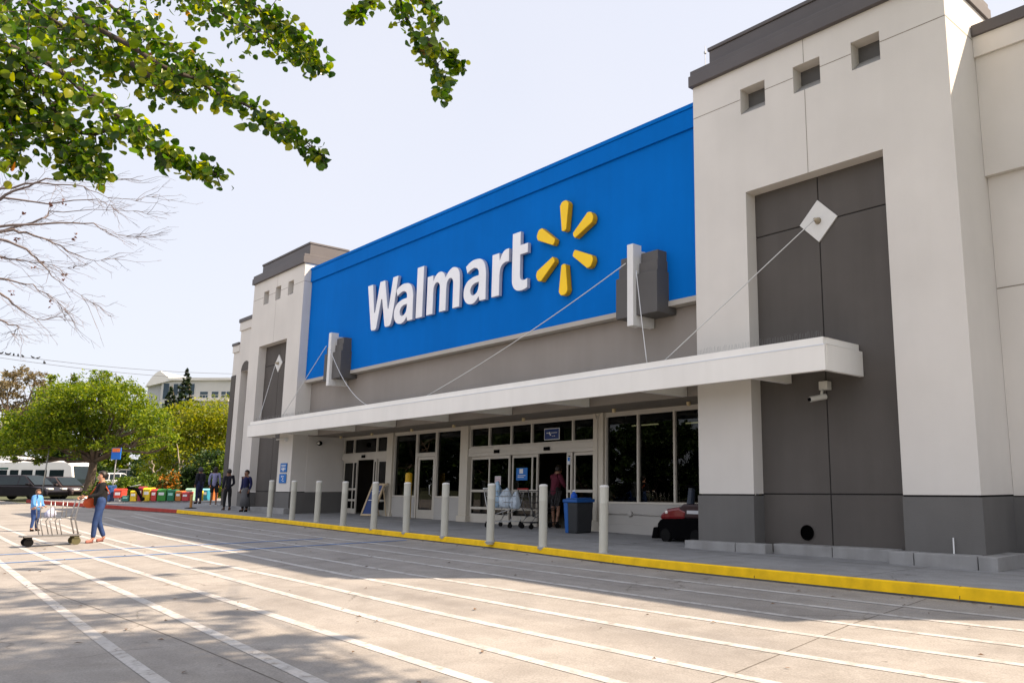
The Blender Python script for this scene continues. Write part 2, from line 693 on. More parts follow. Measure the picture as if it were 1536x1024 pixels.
rq = random.Random(44)
g = MB()
for _ in range(150):
    x, y = rq.uniform(-24, -2.5), rq.uniform(1.5, 9.6)
    if rq.random() < .3:
        y = yc(x) - rq.uniform(.03, .25)
    a, l_ = rq.uniform(0, 6.28), rq.uniform(.018, .05)
    ca, sa = math.cos(a) * l_, math.sin(a) * l_
    z = zr(x, y) + .012
    g.quad((x - ca, y - sa, z), (x + sa * .4, y - ca * .4, z + rq.uniform(0, .015)), (x + ca, y + sa, z), (x - sa * .4, y + ca * .4, z + rq.uniform(0, .012)))
struct(g.build('leaf_litter', mat('dry_leaf', (.14, .085, .05), .8, .4, 3)), 'stuff')

# pavement slab and kerb
M_WALK = pavement_mat('walk_concrete', (.225, .226, .230), (.288, .289, .290))
g = MB()
xs = [-56 + i * 2 for i in range(31)]
for a, b_ in zip(xs, xs[1:]):
    a2, b2 = yc(a) + .07, yc(b_) + .07
    far = 19.5
    g.quad((a, a2, zs(a)), (b_, b2, zs(b_)), (b_, far, zs(b_)), (a, far, zs(a)))
struct(g.build('sidewalk', M_WALK, weld=True))
M_YEL = mat('kerb_yellow', (.88, .54, .005), .8, .12, 5, .35, 110, streak=.1)
M_RED = mat('kerb_red', (.34, .035, .022), .8, .2, 3, .3, 80)


def kerb(x0, x1, m_, n):
    g = MB()
    g2 = MB()
    k = int(abs(x1 - x0)) + 1
    xx = [x0 + (x1 - x0) * i / k for i in range(k + 1)]
    for a, b_ in zip(xx, xx[1:]):
        P = []
        for x in (a, b_):
            y = yc(x)
            P.append([(x, y + .002, zr(x, y) + .026), (x, y + .012, zs(x) - .012), (x, y + .025, zs(x) + .003), (x, y + .075, zs(x) + .003), (x, y + .10, zs(x) - .2)])
        g2.quad((a, yc(a) + .006, zr(a, yc(a)) - .1), (b_, yc(b_) + .006, zr(b_, yc(b_)) - .1), (b_, yc(b_) + .006, zr(b_, yc(b_)) + .03), (a, yc(a) + .006, zr(a, yc(a)) + .03))
        for i in range(4):
            g.quad(P[0][i], P[1][i], P[1][i + 1], P[0][i + 1])
    struct(g2.build('curb_base', mat('kerb_foot', (.10, .095, .085), .9, .25, 3, .3, 60), weld=True))
    return struct(g.build(n, m_, weld=True))


for x in [-35 + i * 3.05 for i in range(13)]:
    g = MB()
    y = yc(x)
    g.quad((x - .006, y - .001, zr(x, y) + .03), (x + .006, y - .001, zr(x, y) + .03), (x + .006, y + .022, zs(x) + .005), (x - .006, y + .022, zs(x) + .005))
    g.quad((x - .006, y + .022, zs(x) + .005), (x + .006, y + .022, zs(x) + .005), (x + .006, y + .08, zs(x) + .005), (x - .006, y + .08, zs(x) + .005))
    struct(g.build('curb_joint', mat('kerb_joint', (.16, .11, .03), .9, .3, 8)))
kerb(-36.2, 6, M_YEL, 'curb')
kerb(-56, -36.2, M_RED, 'curb')
# expansion joints in the pavement
for x, sk in ((-2.9, 1.4), (-6.0, .3), (-9.2, .1), (-12.3, 0), (-15.4, 0), (-18.5, 0), (-21.6, 0), (-24.7, 0), (-27.8, 0)):
    g = MB()
    x2 = x + sk
    g.quad((x - .007, yc(x) + .1, zs(x) + .002), (x + .007, yc(x) + .1, zs(x) + .002), (x2 + .007, 14.4, zs(x2) + .002), (x2 - .007, 14.4, zs(x2) + .002))
    struct(g.build('slab_joint', M_SAW))
g = MB()
for a, b_ in zip(xs, xs[1:]):
    if -36 < a < 2:
        g.quad((a, 11.95, zs(a) + .002), (b_, 11.95, zs(b_) + .002), (b_, 11.965, zs(b_) + .002), (a, 11.965, zs(a) + .002))
struct(g.build('slab_joint', M_SAW, weld=True))

# ------------------------------------------------------------------ the store
ST = thing('store_building', 'large retail store front with blue fascia between two white stucco towers', 'store', (-20.5, 14, 0))
FY = 12.5


def tower(x0, x1, rec, wins, jx, rz_top, name_label):
    t = MB()
    top = 9.77
    base = 1.14
    holes = [(rec[0], rec[1], base, rec[2], .3)] + [(a, b_, 8.73, 9.28, .28) for a, b_ in wins]
    t.wall(x0, x1, base, top, FY, holes)
    yb = 14.9
    t.quad((x1, FY, base), (x1, yb, base), (x1, yb, top), (x1, FY, top))
    t.quad((x0, FY, base), (x0, FY, top), (x0, yb, top), (x0, yb, base))
    t.quad((x0, yb, base), (x0, yb, top), (x1, yb, top), (x1, yb, base))
    tw = t.build('tower', M_WHITE, ST)
    tw['label'] = name_label
    # dark base course, 6 mm proud, with its black reveal line
    z0 = -.1
    for a, b_, yb_ in ((x0 - .02, rec[0] + .004, FY + .31), (rec[1] - .004, x1 + .02, yb)):
        bs = MB()
        bs.box(a, b_, FY - .02, yb_, z0, base - .03)
        bs.build('base_course', M_DARK, tw)
    for a, b_ in ((x0 + .03, rec[0] - .001), (rec[1] + .001, x1 - .03)):
        rv = MB()
        if b_ < rec[1]:
            rv.quad((a, FY + .025, base - .035), (b_, FY + .025, base - .035), (b_, FY + .025, base + .0), (a, FY + .025, base + .0))
            rv.build('reveal_groove', M_JOINT, tw)
    rv.quad((rec[1] + .001, FY + .025, base - .035), (x1 - .03, FY + .025, base - .035), (x1 - .03, FY + .025, base), (rec[1] + .001, FY + .025, base))
    rv.quad((x1 - .03, FY + .025, base - .035), (x1 - .03, yb, base - .035), (x1 - .03, yb, base), (x1 - .03, FY + .025, base))
    rv.build('reveal_groove', M_JOINT, tw)
    # recess panel in four plates with joints between
    rp = MB()
    y = FY + .3
    jz = 6.17
    for a, b_ in ((rec[0], jx - .012), (jx + .012, rec[1])):
        for c, d in ((-.1, base - .012), (base + .012, jz - .012), (jz + .012, rec[2])):
            rp.box(a + (.0 if a == rec[0] else 0), b_, y, y + .1, c, d)
    rpo = rp.build('recess_panel', M_BROWN, tw, bevel=.006)
    jb = MB()
    jb.quad((rec[0], y + .015, -.1), (rec[1], y + .015, -.1), (rec[1], y + .015, rec[2]), (rec[0], y + .015, rec[2]))
    jb.build('joint_backing', M_JOINT, rpo)
    for a, b_ in wins:
        n = MB()
        n.quad((a, FY + .28, 8.73), (b_, FY + .28, 8.73), (b_, FY + .28, 9.28), (a, FY + .28, 9.28))
        no = n.build('niche', mat('niche_grey', (.10, .097, .093), .85, .06, 1, .2, 60), tw)
        s_ = MB()
        s_.prism([(FY + .012, 8.732), (FY + .278, 8.732), (FY + .278, 8.98)], lambda u_, v_, w_: (w_, u_, v_), a + .002, b_ - .002)
        s_.build('sill', mat('sill_grey', (.26, .25, .235), .9, .08, 2), no)
    # joint lines of the stucco
    zj = 9.06
    segs = [x0] + [v_ for ab in wins for v_ in ab] + [x1]
    for a, b_ in zip(segs[::2], segs[1::2]):
        jl = MB()
        jl.quad((a, FY - .002, zj - .008), (b_, FY - .002, zj - .008), (b_, FY - .002, zj + .008), (a, FY - .002, zj + .008))
        jl.build('joint', mat('joint_tan', (.25, .22, .18), .9, 0), tw)
    jl = MB()
    jl.quad((x1 + .002, FY, zj - .008), (x1 + .002, 14.6, zj - .008), (x1 + .002, 14.6, zj + .008), (x1 + .002, FY, zj + .008))
    jl.build('joint', mat('joint_tan', (.25, .22, .18), .9, 0), tw)
    for c, d in ((rec[2], 8.73), (9.28, top)):
        jl = MB()
        jl.quad((jx - .007, FY - .002, c), (jx + .007, FY - .002, c), (jx + .007, FY - .002, d), (jx - .007, FY - .002, d))
        jl.build('joint', mat('joint_tan', (.25, .22, .18), .9, 0), tw)
    # stepped cornice
    c = MB()
    for (e, y0, y1, z0_, z1_) in ((.05, FY - .1, 14.5, 9.77, 10.02), (.02, FY - .07, 14.47, 10.02, 10.14)):
        c.box(x0 - e, x1 + e, y0, y1, z0_, z1_)
    c.box(x0 + .35, x1 - .02, FY + .15, 14.2, 10.14, 10.56)
    c.box(x0 + .32, x1 + .0, FY + .12, 14.23, 10.56, 10.64)
    c.box(x0 + .1, x1 - .1, 14.5, 16.5, 9.7, 9.98)
    co_ = c.build('cornice', M_CAP, tw, bevel=.012)
    return tw


TW_R = tower(-10.67, -5.09, (-9.33, -6.35, 7.06), ((-9.40, -8.79), (-8.12, -7.52), (-6.86, -6.29)), -7.87, 7.06, 'near stucco tower at the right end')
TW_L = tower(-35.36, -30.31, (-34.32, -31.55, 6.99), ((-34.24, -33.70), (-33.02, -32.50), (-31.80, -31.27)), -32.9, 6.99, 'far stucco tower at the left end')

# plinth blocks along the tower feet
PLB = []
for (a, b_, y0, y1) in ((-10.86, -9.62, 12.25, 12.48), (-9.605, -8.93, 12.25, 12.48), (-8.93, -7.72, 12.50, 12.79), (-7.705, -6.55, 12.50, 12.79), (-6.535, -6.12, 12.25, 12.55), (-6.105, -5.12, 12.25, 12.48), (-5.105, -4.82, 12.25, 13.33)):
    PLB.append((a, b_, y0, y1, -.1, .265 - .004 * abs(a + 7)))
PLB += [(-4.815, 1.4, 13.35, 13.68, -.2, .26), (-35.5, -34.0, 12.25, 12.48, .1, .55), (-33.98, -31.7, 12.5, 12.79, .1, .55), (-31.68, -30.1, 12.25, 12.48, .1, .55)]
for q_ in PLB:
    pl = MB()
    pl.box(*q_)
    pl.build('plinth_block', M_GREYBLK, ST, bevel=.012)

# wall right of the near tower
rw = MB()
rw.box(-5.085, 1.4, 13.66, 14.4, 6.53, 8.72)
rw.box(-5.085, 1.4, 13.60, 14.4, 8.722, 9.10)
rw.box(-5.085, 1.4, 13.78, 14.4, 1.12, 6.528)
rwo = rw.build('side_wall', M_WHITE, ST)
rwo['label'] = 'white stucco wall right of the near tower'
c = MB()
c.box(-5.08, 1.45, 13.55, 14.5, 9.10, 9.31)
c.build('cap', M_CAP, rwo, bevel=.01)
c = MB()
c.box(-5.07, 1.42, 13.70, 14.42, -.2, 1.10)
c.build('base_course', M_DARK, rwo)
c = MB()
c.quad((-5.08, 13.777, 4.55), (1.4, 13.777, 4.55), (1.4, 13.777, 4.57), (-5.08, 13.777, 4.57))
c.build('joint', MATS['joint_tan'], rwo)
lw = MB()
lw.box(1.42, 9, 14.0, 15, -.3, 6.2)
lw.build('side_wall', M_WHITE, ST)

# walls left of the far tower
lw = MB()
lw.wall(-39.89, -35.37, .2, 8.55, 13.66, [(-39.5, -38.42, .2, 6.6, .3)])
# arched head of the slot
n = 10
xm, rr = -38.96, .54
arc = [(xm + rr * math.cos(math.pi * i / n), 6.6 + .45 * math.sin(math.pi * i / n)) for i in range(n + 1)]
lw.quad((-39.89, 13.66, .2), (-39.89, 17, .2), (-39.89, 17, 8.55), (-39.89, 13.66, 8.55))
lw.box(-39.93, -35.38, 13.60, 14.4, 8.552, 8.95)
lw.box(-40.72, -39.9, 13.7, 17, .2, 7.6)
lw.box(-40.76, -39.9, 13.64, 17, 7.602, 7.92)
lwo = lw.build('side_wall', M_WHITE, ST)
lwo['label'] = 'white stucco wall with a dark tall slot left of the far tower'
c = MB()
c.box(-39.97, -35.37, 13.55, 14.5, 8.952, 9.12)
c.box(-40.8, -39.98, 13.6, 17, 7.922, 8.05)
c.build('cap', M_CAP, lwo, bevel=.01)
c = MB()
c.quad((-39.5, 13.95, .2), (-38.42, 13.95, .2), (-38.42, 13.95, 6.6), (-39.5, 13.95, 6.6))
c.f.append(tuple(range(len(c.v), len(c.v) + len(arc))))
c.mi.append(0)
c.v += [(x, 13.655, z) for x, z in arc]
c.box(-40.74, -40.2, 13.67, 13.7, .3, 6.5)
c.build('slot_panel', M_BROWN, lwo)
c = MB()
c.box(-38.40, -35.4, 13.62, 13.66, .2, 1.06)
c.build('base_course', M_DARK, lwo)

# blue fascia
bl = MB()
bl.box(-30.30, -10.675, 12.80, 13.25, 5.27, 9.04)
blo = bl.build('fascia_panel', M_BLUE, ST)
bl = MB()
bl.box(-30.302, -10.673, 12.745, 13.28, 9.042, 9.50)
bl.box(-30.302, -10.673, 12.72, 13.30, 9.502, 9.60)
bl.build('fascia_band', M_BLUE, blo, bevel=.006)
bl = MB()
bl.box(-30.30, -10.675, 12.78, 13.04, 5.15, 5.266)
bl.build('fascia_lip', mat('lip_grey', (.42, .39, .35), .8, .05, 1), blo)
bh = MB()
bh.box(-30.30, -10.675, 13.05, 13.4, 3.17, 5.145)
bh.build('bulkhead', M_TAUPE, ST)
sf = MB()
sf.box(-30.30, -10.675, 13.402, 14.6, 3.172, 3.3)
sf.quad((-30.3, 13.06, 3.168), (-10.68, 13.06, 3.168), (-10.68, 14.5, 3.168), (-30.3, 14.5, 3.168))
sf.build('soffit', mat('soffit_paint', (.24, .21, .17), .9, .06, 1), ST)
# inner faces of the entrance bay (sides of the two towers are the walls)
for a, b_ in ((-30.312, -30.30), (-10.68, -10.665)):
    iw = MB()
    iw.box(a, b_, 13.06, 14.5, 1.12, 3.166)
    iw.build('bay_wall', M_WHITE, ST)
# roof and back
rf = MB()
rf.box(-39.8, 1.3, 14.9, 60, 8.0, 8.25)
rf.box(-39.8, 1.3, 59.7, 60, .1, 8.0)
rf.box(-39.8, -39.5, 17.1, 59.7, .1, 8.0)
rf.box(1.0, 1.3, 14.5, 59.7, .1, 8.0)
rf.build('roof', mat('roof_felt', (.25, .24, .23), .9, .1, .5), ST)

# ---- storefront
SY = 14.45
HZ = 3.10
hd_ = MB()
hd_.box(-30.17, -10.69, SY - .05, SY + .1, 3.102, 3.167)
hd_.build('head_strip', M_FRAME, ST)
PZ = lambda x: zs(x) - .02


def frame_bar(g, x0, x1, z0, z1, p=.05):
    g.box(x0, x1, SY - p, SY + .06, z0, z1)


def window(x0, x1, z0, z1, label=None, mull=()):
    f = MB()
    t_ = .05
    frame_bar(f, x0, x0 + t_, z0, z1)
    frame_bar(f, x1 - t_, x1, z0, z1)
    frame_bar(f, x0 + t_, x1 - t_, z1 - t_, z1)
    frame_bar(f, x0 + t_, x1 - t_, z0, z0 + t_)
    for m_ in mull:
        frame_bar(f, m_ - .03, m_ + .03, z0 + t_, z1 - t_, .047)
    fo = f.build('window', M_FRAME, ST)
    p = MB()
    p.box(x0 + t_, x1 - t_, SY + .012, SY + .02, z0 + t_, z1 - t_)
    p.build('pane', M_GLASS, fo)
    return fo


def leaf(x0, x1, y, ztop, par, kick=.32, rails=(1.17, .72), st=.055, handle=False):
    """one glazed door leaf or side light"""
    xm_ = (x0 + x1) / 2
    zb = PZ(xm_) + .02
    f = MB()
    f.box(x0, x0 + st, y - .025, y + .025, zb, ztop)
    f.box(x1 - st, x1, y - .025, y + .025, zb, ztop)
    f.box(x0 + st, x1 - st, y - .024, y + .024, ztop - .09, ztop)
    f.box(x0 + st, x1 - st, y - .024, y + .024, zb, zb + kick)
    for rz_ in rails:
        f.box(x0 + st, x1 - st, y - .024, y + .024, rz_ - .035, rz_ + .035)
    fo = f.build('door', M_FRAME, par)
    p = MB()
    p.box(x0 + st, x1 - st, y - .006, y + .002, zb + kick, ztop - .09)
    p.build('pane', M_GLASS, fo)
    if handle:
        h = MB()
        h.tube([(x1 - .12, y - .03, 1.0), (x1 - .16, y - .09, 1.06), (x1 - .16, y - .09, 1.34), (x1 - .12, y - .03, 1.40)], .014, 6)
        h.build('handle', M_STEEL, fo, smooth=True)
    return fo


def pilaster(x0, x1):
    g = MB()
    g.box(x0, x1, SY - .12, SY + .12, .42 if x0 < -14 else .3, 3.166)
    o = g.build('pilaster', M_CREAM, ST, bevel=.01)
    g = MB()
    g.box(x0 - .05, x1 + .05, SY - .16, SY + .12, -.1, .418 if x0 < -14 else .298)
    g.build('base_block', M_CREAM, o, bevel=.01)


def header(x0, x1, z0, z1, sens=()):
    g = MB()
    g.box(x0, x1, SY - .09, SY + .09, z0, z1)
    g.box(x0, x1, SY - .10, SY - .09, (z0 + z1) / 2 - .03, (z0 + z1) / 2 - .02)
    o = g.build('door_header', M_FRAME, ST, bevel=.006)
    for sx in sens:
        s_ = MB()
        s_.box(sx - .12, sx + .12, SY - .15, SY - .101, z0 + .07, z0 + .17)
        s_.build('motion_sensor', M_BLACK, o, bevel=.015)


# left entrance
window(-30.16, -26.71, 2.50, HZ, mull=(-29.33, -27.57))
header(-30.16, -26.71, 2.28, 2.50, (-28.4,))
leaf(-30.14, -29.32, SY + .02, 2.28, ST, .18, (1.22, .82))
leaf(-29.30, -28.97, SY - .03, 2.28, ST, .18, (1.22, .82))
leaf(-27.72, -27.50, SY - .03, 2.28, ST, .18, (1.22, .82))
leaf(-27.48, -26.73, SY + .02, 2.28, ST, .18, (1.22, .82))
pilaster(-26.70, -26.30)
# middle glazing with the single door
window(-26.29, -24.79, .96, HZ)
window(-24.78, -23.56, 2.36, HZ)
jm = MB()
frame_bar(jm, -24.78, -24.70, .2, 2.359, .055)
frame_bar(jm, -23.64, -23.56, .2, 2.359, .055)
frame_bar(jm, -24.70, -23.64, 2.28, 2.358, .055)
jm.build('door_frame', M_FRAME, ST)
leaf(-24.69, -23.65, SY - .0, 2.27, ST, .28, (), .09, True)
window(-23.55, -22.06, .95, HZ)
for a, b_, z_ in ((-26.29, -24.79, .955), (-23.55, -22.06, .945)):
    kn = MB()
    kn.box(a, b_, SY - .06, SY + .08, .1, z_)
    kn.build('knee_wall', mat('knee_grey', (.42, .40, .37), .9, .06, 1, .2, 60), ST)
pilaster(-22.05, -21.63)
# right entrance
window(-21.62, -15.86, 2.46, HZ, mull=(-20.61, -19.51, -18.54, -16.75))
header(-21.62, -15.86, 2.20, 2.46, (-20.1, -17.75))
leaf(-21.60, -20.60, SY + .03, 2.20, ST, .26, (1.17, .66))
leaf(-20.58, -19.53, SY - .03, 2.20, ST, .26, (1.17, .66))
leaf(-19.49, -18.52, SY + .03, 2.20, ST, .26, (1.17, .66))
leaf(-18.50, -18.22, SY - .03, 2.20, ST, .26, (1.17, .66))
leaf(-16.97, -16.76, SY - .03, 2.20, ST, .26, (1.17, .66))
leaf(-16.74, -15.88, SY + .03, 2.20, ST, .26, (1.17, .66))
pilaster(-15.85, -15.47)
# wide window beside the near tower
window(-15.46, -10.70, .86, HZ, mull=(-14.28, -13.06, -11.8))
kn = MB()
kn.box(-15.46, -10.70, SY - .06, SY + .08, -.1, .855)
kn = [kn.build('knee_wall', MATS['knee_grey'], ST), MB()]
kn[1].box(-15.46, -10.70, SY - .12, SY - .062, -.1, .36)
kn[1].build('base_block', MATS['knee_grey'], kn[0])
cn = MB()
cn.tube([(-15.4, SY - .09, .62), (-14.55, SY - .09, .62)], .018, 6)
cn.tube([(-14.45, SY - .09, .62), (-13.4, SY - .09, .6), (-12.2, SY - .09, .58)], .014, 6)
cn.lathe((-14.5, SY - .06, .62), [(.07, 0), (.07, -.05), (.05, -.07)], 12, 'y')
cn.build('conduit', MATS['knee_grey'], ST, smooth=True)
cn = MB()
cn.tube([(-15.66, SY - .14, 3.1), (-15.66, SY - .14, .4)], .016, 6)
cn.tube([(-15.75, SY - .13, 3.15), (-15.66, SY - .14, 2.95), (-15.58, SY - .13, 3.15)], .012, 6)
cn.build('conduit', M_FRAME, ST)

# interior
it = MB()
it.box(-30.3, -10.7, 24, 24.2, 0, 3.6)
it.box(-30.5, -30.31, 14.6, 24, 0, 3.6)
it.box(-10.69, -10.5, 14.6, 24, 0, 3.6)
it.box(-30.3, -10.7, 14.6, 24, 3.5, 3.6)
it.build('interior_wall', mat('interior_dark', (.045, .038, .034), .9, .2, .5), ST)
it = MB()
it.box(-18.6, -17.3, 16.9, 17.0, .1, 3.4)
it.box(-29.0, -27.6, 16.9, 17.0, .1, 1.1)
it.box(-25.9, -24.9, 16.4, 16.6, .1, 1.3)
it.build('interior_partition', mat('interior_red', (.10, .045, .035), .9, .2, 1), ST)
it = MB()
it.quad((-30.3, 14.5, .12), (-10.7, 14.5, .08), (-10.7, 24, .08), (-30.3, 24, .12))
it.build('interior_floor', mat('interior_tile', (.10, .09, .085), .35, .1, 1), ST)
for (x, y) in ((-29.2, 16), (-26.0, 15.6), (-23.4, 15.7), (-20.4, 15.8), (-18.9, 15.8), (-17.2, 15.9), (-16.0, 16.4), (-14.3, 16.8), (-24.5, 18), (-19.5, 18.5), (-13, 19)):
    l_ = MB()
    l_.box(x - .5, x + .5, y, y + .06, 2.97, 3.0)
    l_.build('ceiling_light', emis('tube_glow', (1, .82, .45), 1.1), ST)
# goods glimpsed inside
for i in range(14):
    x = -15.2 + i * .31 + rnd.uniform(-.1, .1)
    g = MB()
    h = rnd.uniform(.35, 1.0)
    g.box(x, x + rnd.uniform(.12, .28), 16 + rnd.uniform(0, 2), 18.3, .1, .5 + h)
    g.build('display_stock', mat('stock%d' % (i % 5), [(.55, .22, .05), (.06, .22, .60), (.55, .45, .08), (.10, .28, .08), (.5, .5, .5)][i % 5], .7, .3, 5), ST)

# little soffit lamps, vent opening, joint rod
for x, y in ((-29.4, 13.9), (-27.0, 13.9), (-24.2, 13.85), (-21.7, 13.85), (-18.2, 13.85), (-14.5, 13.8), (-12.1, 13.85), (-11.1, 13.85)):
    l_ = MB()
    l_.lathe((x, y, 3.165), [(.05, 0), (.05, -.05), (.035, -.09)], 10)
    l_.build('soffit_lamp', mat('lamp_cream', (.62, .50, .28), .5, 0), ST)
v = MB()
v.lathe((-8.38, 12.785, .46), [(.135, 0), (.135, -.02), (.115, -.022), (.112, .0), (.112, .012)], 24, 'y')
v.build('vent_pipe', mat('hole_black', (.002, .002, .002), 1, 0, spec=0), ST)
v = MB()
v.tube([(-5.545, 12.44, .24), (-5.54, 12.44, .5)], .012, 6)
v.build('marker_rod', M_WPLAST, ST)
a = MB()
a.tube([(-10.72, 13.0, 10.14), (-10.72, 13.0, 11.0)], [.012, .006], 6)
a.lathe((-10.72, 13, 10.8), [(.012, 0), (.03, .02), (.03, .06), (.01, .08)], 8)
tag(a.build('antenna', M_GALV), 'thin rooftop antenna rod at the left corner of the near tower', 'antenna')

# ------------------------------------------------------------------ canopy
M_DECK = leafmat('deck_panel', [(0, (.74, .74, .68)), (1, (.76, .76, .70))], .55)
M_DECK.node_tree.nodes['Hue/Saturation/Value'].inputs['Value'].default_value = 1.0
M_DECK.node_tree.nodes['Hue/Saturation/Value'].inputs['Hue'].default_value = .5
CN = thing('entrance_canopy', 'long flat cream canopy over the store entrance', 'canopy', (-20, 12, 3.2))
CX0, CX1, CY = -32.25, -7.10, 11.55
c = MB()
c.box(CX0, CX1, CY, CY + .08, 3.16, 3.605)
c.box(CX1 - .08, CX1, CY + .08, 12.79, 3.16, 3.605)
c.box(CX0, CX0 + .08, CY + .08, 12.48, 3.16, 3.605)
c.build('fascia', M_CANOPY, CN, bevel=.008)
c = MB()
c.box(CX0 + .06, CX1 - .06, CY + .06, CY + .2, 3.606, 3.735)
c.box(CX1 - .2, CX1 - .06, CY + .2, 12.78, 3.606, 3.735)
c.box(CX0 + .06, CX0 + .2, CY + .2, 12.45, 3.606, 3.735)
c.build('top_strip', M_CANOPY, CN, bevel=.008)
c = MB()
c.box(CX0 + .09, CX1 - .09, CY + .09, 12.46, 3.44, 3.50)
c.box(-9.3, CX1 - .09, 12.46, 12.78, 3.44, 3.50)
c.box(-30.2, -10.72, 12.46, 13.03, 3.44, 3.50)
c.build('deck', M_DECK, CN)
c = MB()
c.box(CX0 + .0, CX1, CY - .006, CY - .001, 3.585, 3.6)
c.build('drip_edge', mat('drip_metal', (.62, .64, .68), .35, 0, metal=.4), CN)
for x, yb in ((-8.66, 12.78), (-11.5, 13.04), (-14.62, 13.04), (-17.7, 13.04), (-20.78, 13.04), (-23.85, 13.04), (-26.6, 13.04), (-29.5, 13.04), (-31.9, 12.45)):
    b_ = MB()
    b_.box(x - .07, x + .07, CY + .09, yb, 3.175, 3.438)
    b_.build('rib_beam', M_CANOPY, CN, bevel=.006)
# rows of fine bird wires along the canopy top
s_ = MB()
x = -31.9
while x < CX1 - .1:
    h = rnd.uniform(.09, .13)
    s_.tube([(x, CY + .1, 3.735), (x + rnd.uniform(-.02, .02), CY + .1 + rnd.uniform(-.03, .02), 3.735 + h)], .0016, 3, False)
    x += .035
s_.build('bird_wire_strip', mat('wire_grey', (.22, .22, .22), .5, 0), CN)

# ------------------------------------------------------------------ pylons that hang the canopy
def pylon(xc, label):
    t = thing('canopy_pylon', label, 'bracket', (xc, 12.8, 5), 'pylons on the blue fascia')
    w_ = MB()
    w_.box(xc - .17, xc + .02, 12.33, 12.60, 4.76, 6.62)
    w_.box(xc - .15, xc + .0, 12.602, 13.03, 4.78, 6.5)
    w_.build('white_bar', mat('pylon_white', (.72, .71, .69), .5, .03, 2), t, bevel=.008)
    for a, b_ in ((xc - .62, xc - .18), (xc + .03, xc + .66)):
        d = MB()
        for i, (z0, z1, e) in enumerate(((4.99, 5.92, 0), (5.922, 6.17, .06), (6.172, 6.40, .10))):
            d.box(a + e * .6, b_ - e * .6, 12.42 + e, 13.03, z0, z1)
        d.build('stepped_panel', mat('pylon_grey', (.095, .09, .087), .7, .06, 2, .1, 40), t, bevel=.006)
    return t


pylon(-12.37, 'grey stepped pylon with a white bar on the blue fascia beside the near tower')
pylon(-27.30, 'grey stepped pylon with a white bar on the blue fascia beside the far tower')


def plate(x, y, z, hw, label):
    t = thing('anchor_plate', label, 'plate', (x, y, z), 'diamond anchor plates')
    p_ = MB()
    p_.prism([(x, z + hw), (x - hw, z), (x, z - hw), (x + hw, z)], lambda u_, v_, w_: (u_, w_, v_), y - .02, y + .01)
    p_.build('plate', mat('plate_white', (.66, .65, .62), .5, .05, 3), t, bevel=.004)
    e = MB()
    e.lathe((x, y - .02, z), [(.07, 0), (.05, -.05), (.035, -.12)], 12, 'y')
    e.build('eye_bolt', mat('bolt_tan', (.40, .34, .25), .5, .1, 8, metal=.5), t, smooth=True)


plate(-7.87, 12.79, 6.18, .41, 'white diamond plate in the brown recess of the near tower')
plate(-32.9, 12.79, 6.18, .36, 'white diamond plate in the brown recess of the far tower')


def cable(pts, label, sag=0.):
    if len(pts) == 2:
        a, b_ = Vector(pts[0]), Vector(pts[1])
        pts = [a.lerp(b_, t / 12) - Vector((0, 0, sag * 4 * (t / 12) * (1 - t / 12))) for t in range(13)]
    g = MB()
    g.tube(pts, .011, 5)
    return tag(g.build('cable', mat('cable_white', (.62, .62, .61), .4, 0), smooth=True), label, 'cable', 'stay cables of the canopy')


cable([(-7.87, 12.65, 6.18), (-10.91, 11.75, 3.74)], 'white stay cable from the near diamond plate down to the canopy')
cable([(-12.5, 12.25, 6.17), (-19.9, 11.75, 3.74)], 'long white stay cable sloping left from the near pylon', .12)
cable([(-12.2, 12.28, 5.95), (-11.37, 11.75, 3.74)], 'white cord hanging right of the near pylon', .05)
cable([(-27.45, 12.25, 6.15), (-30.65, 12.1, 3.74)], 'white stay cable sloping left from the far pylon')
cable([(-27.2, 12.28, 6.0), (-23.2, 11.75, 3.74)], 'slack white cord right of the far pylon', .32)
cable([(-32.9, 12.65, 6.1), (-31.9, 11.8, 3.74)], 'white stay cable below the far diamond plate')

# ------------------------------------------------------------------ sign letters
SG = thing('store_sign', 'raised white store name beside a yellow burst of six bars on blue', 'sign', (-20, 12.8, 6.4))
M_LET = mat('letter_white', (.86, .86, .88), .45, .03, 2)
M_LETS = mat('letter_side', (.46, .48, .55), .5, .03, 2)
M_RAY = mat('ray_yellow', (.95, .60, .001), .5, .04, 2)


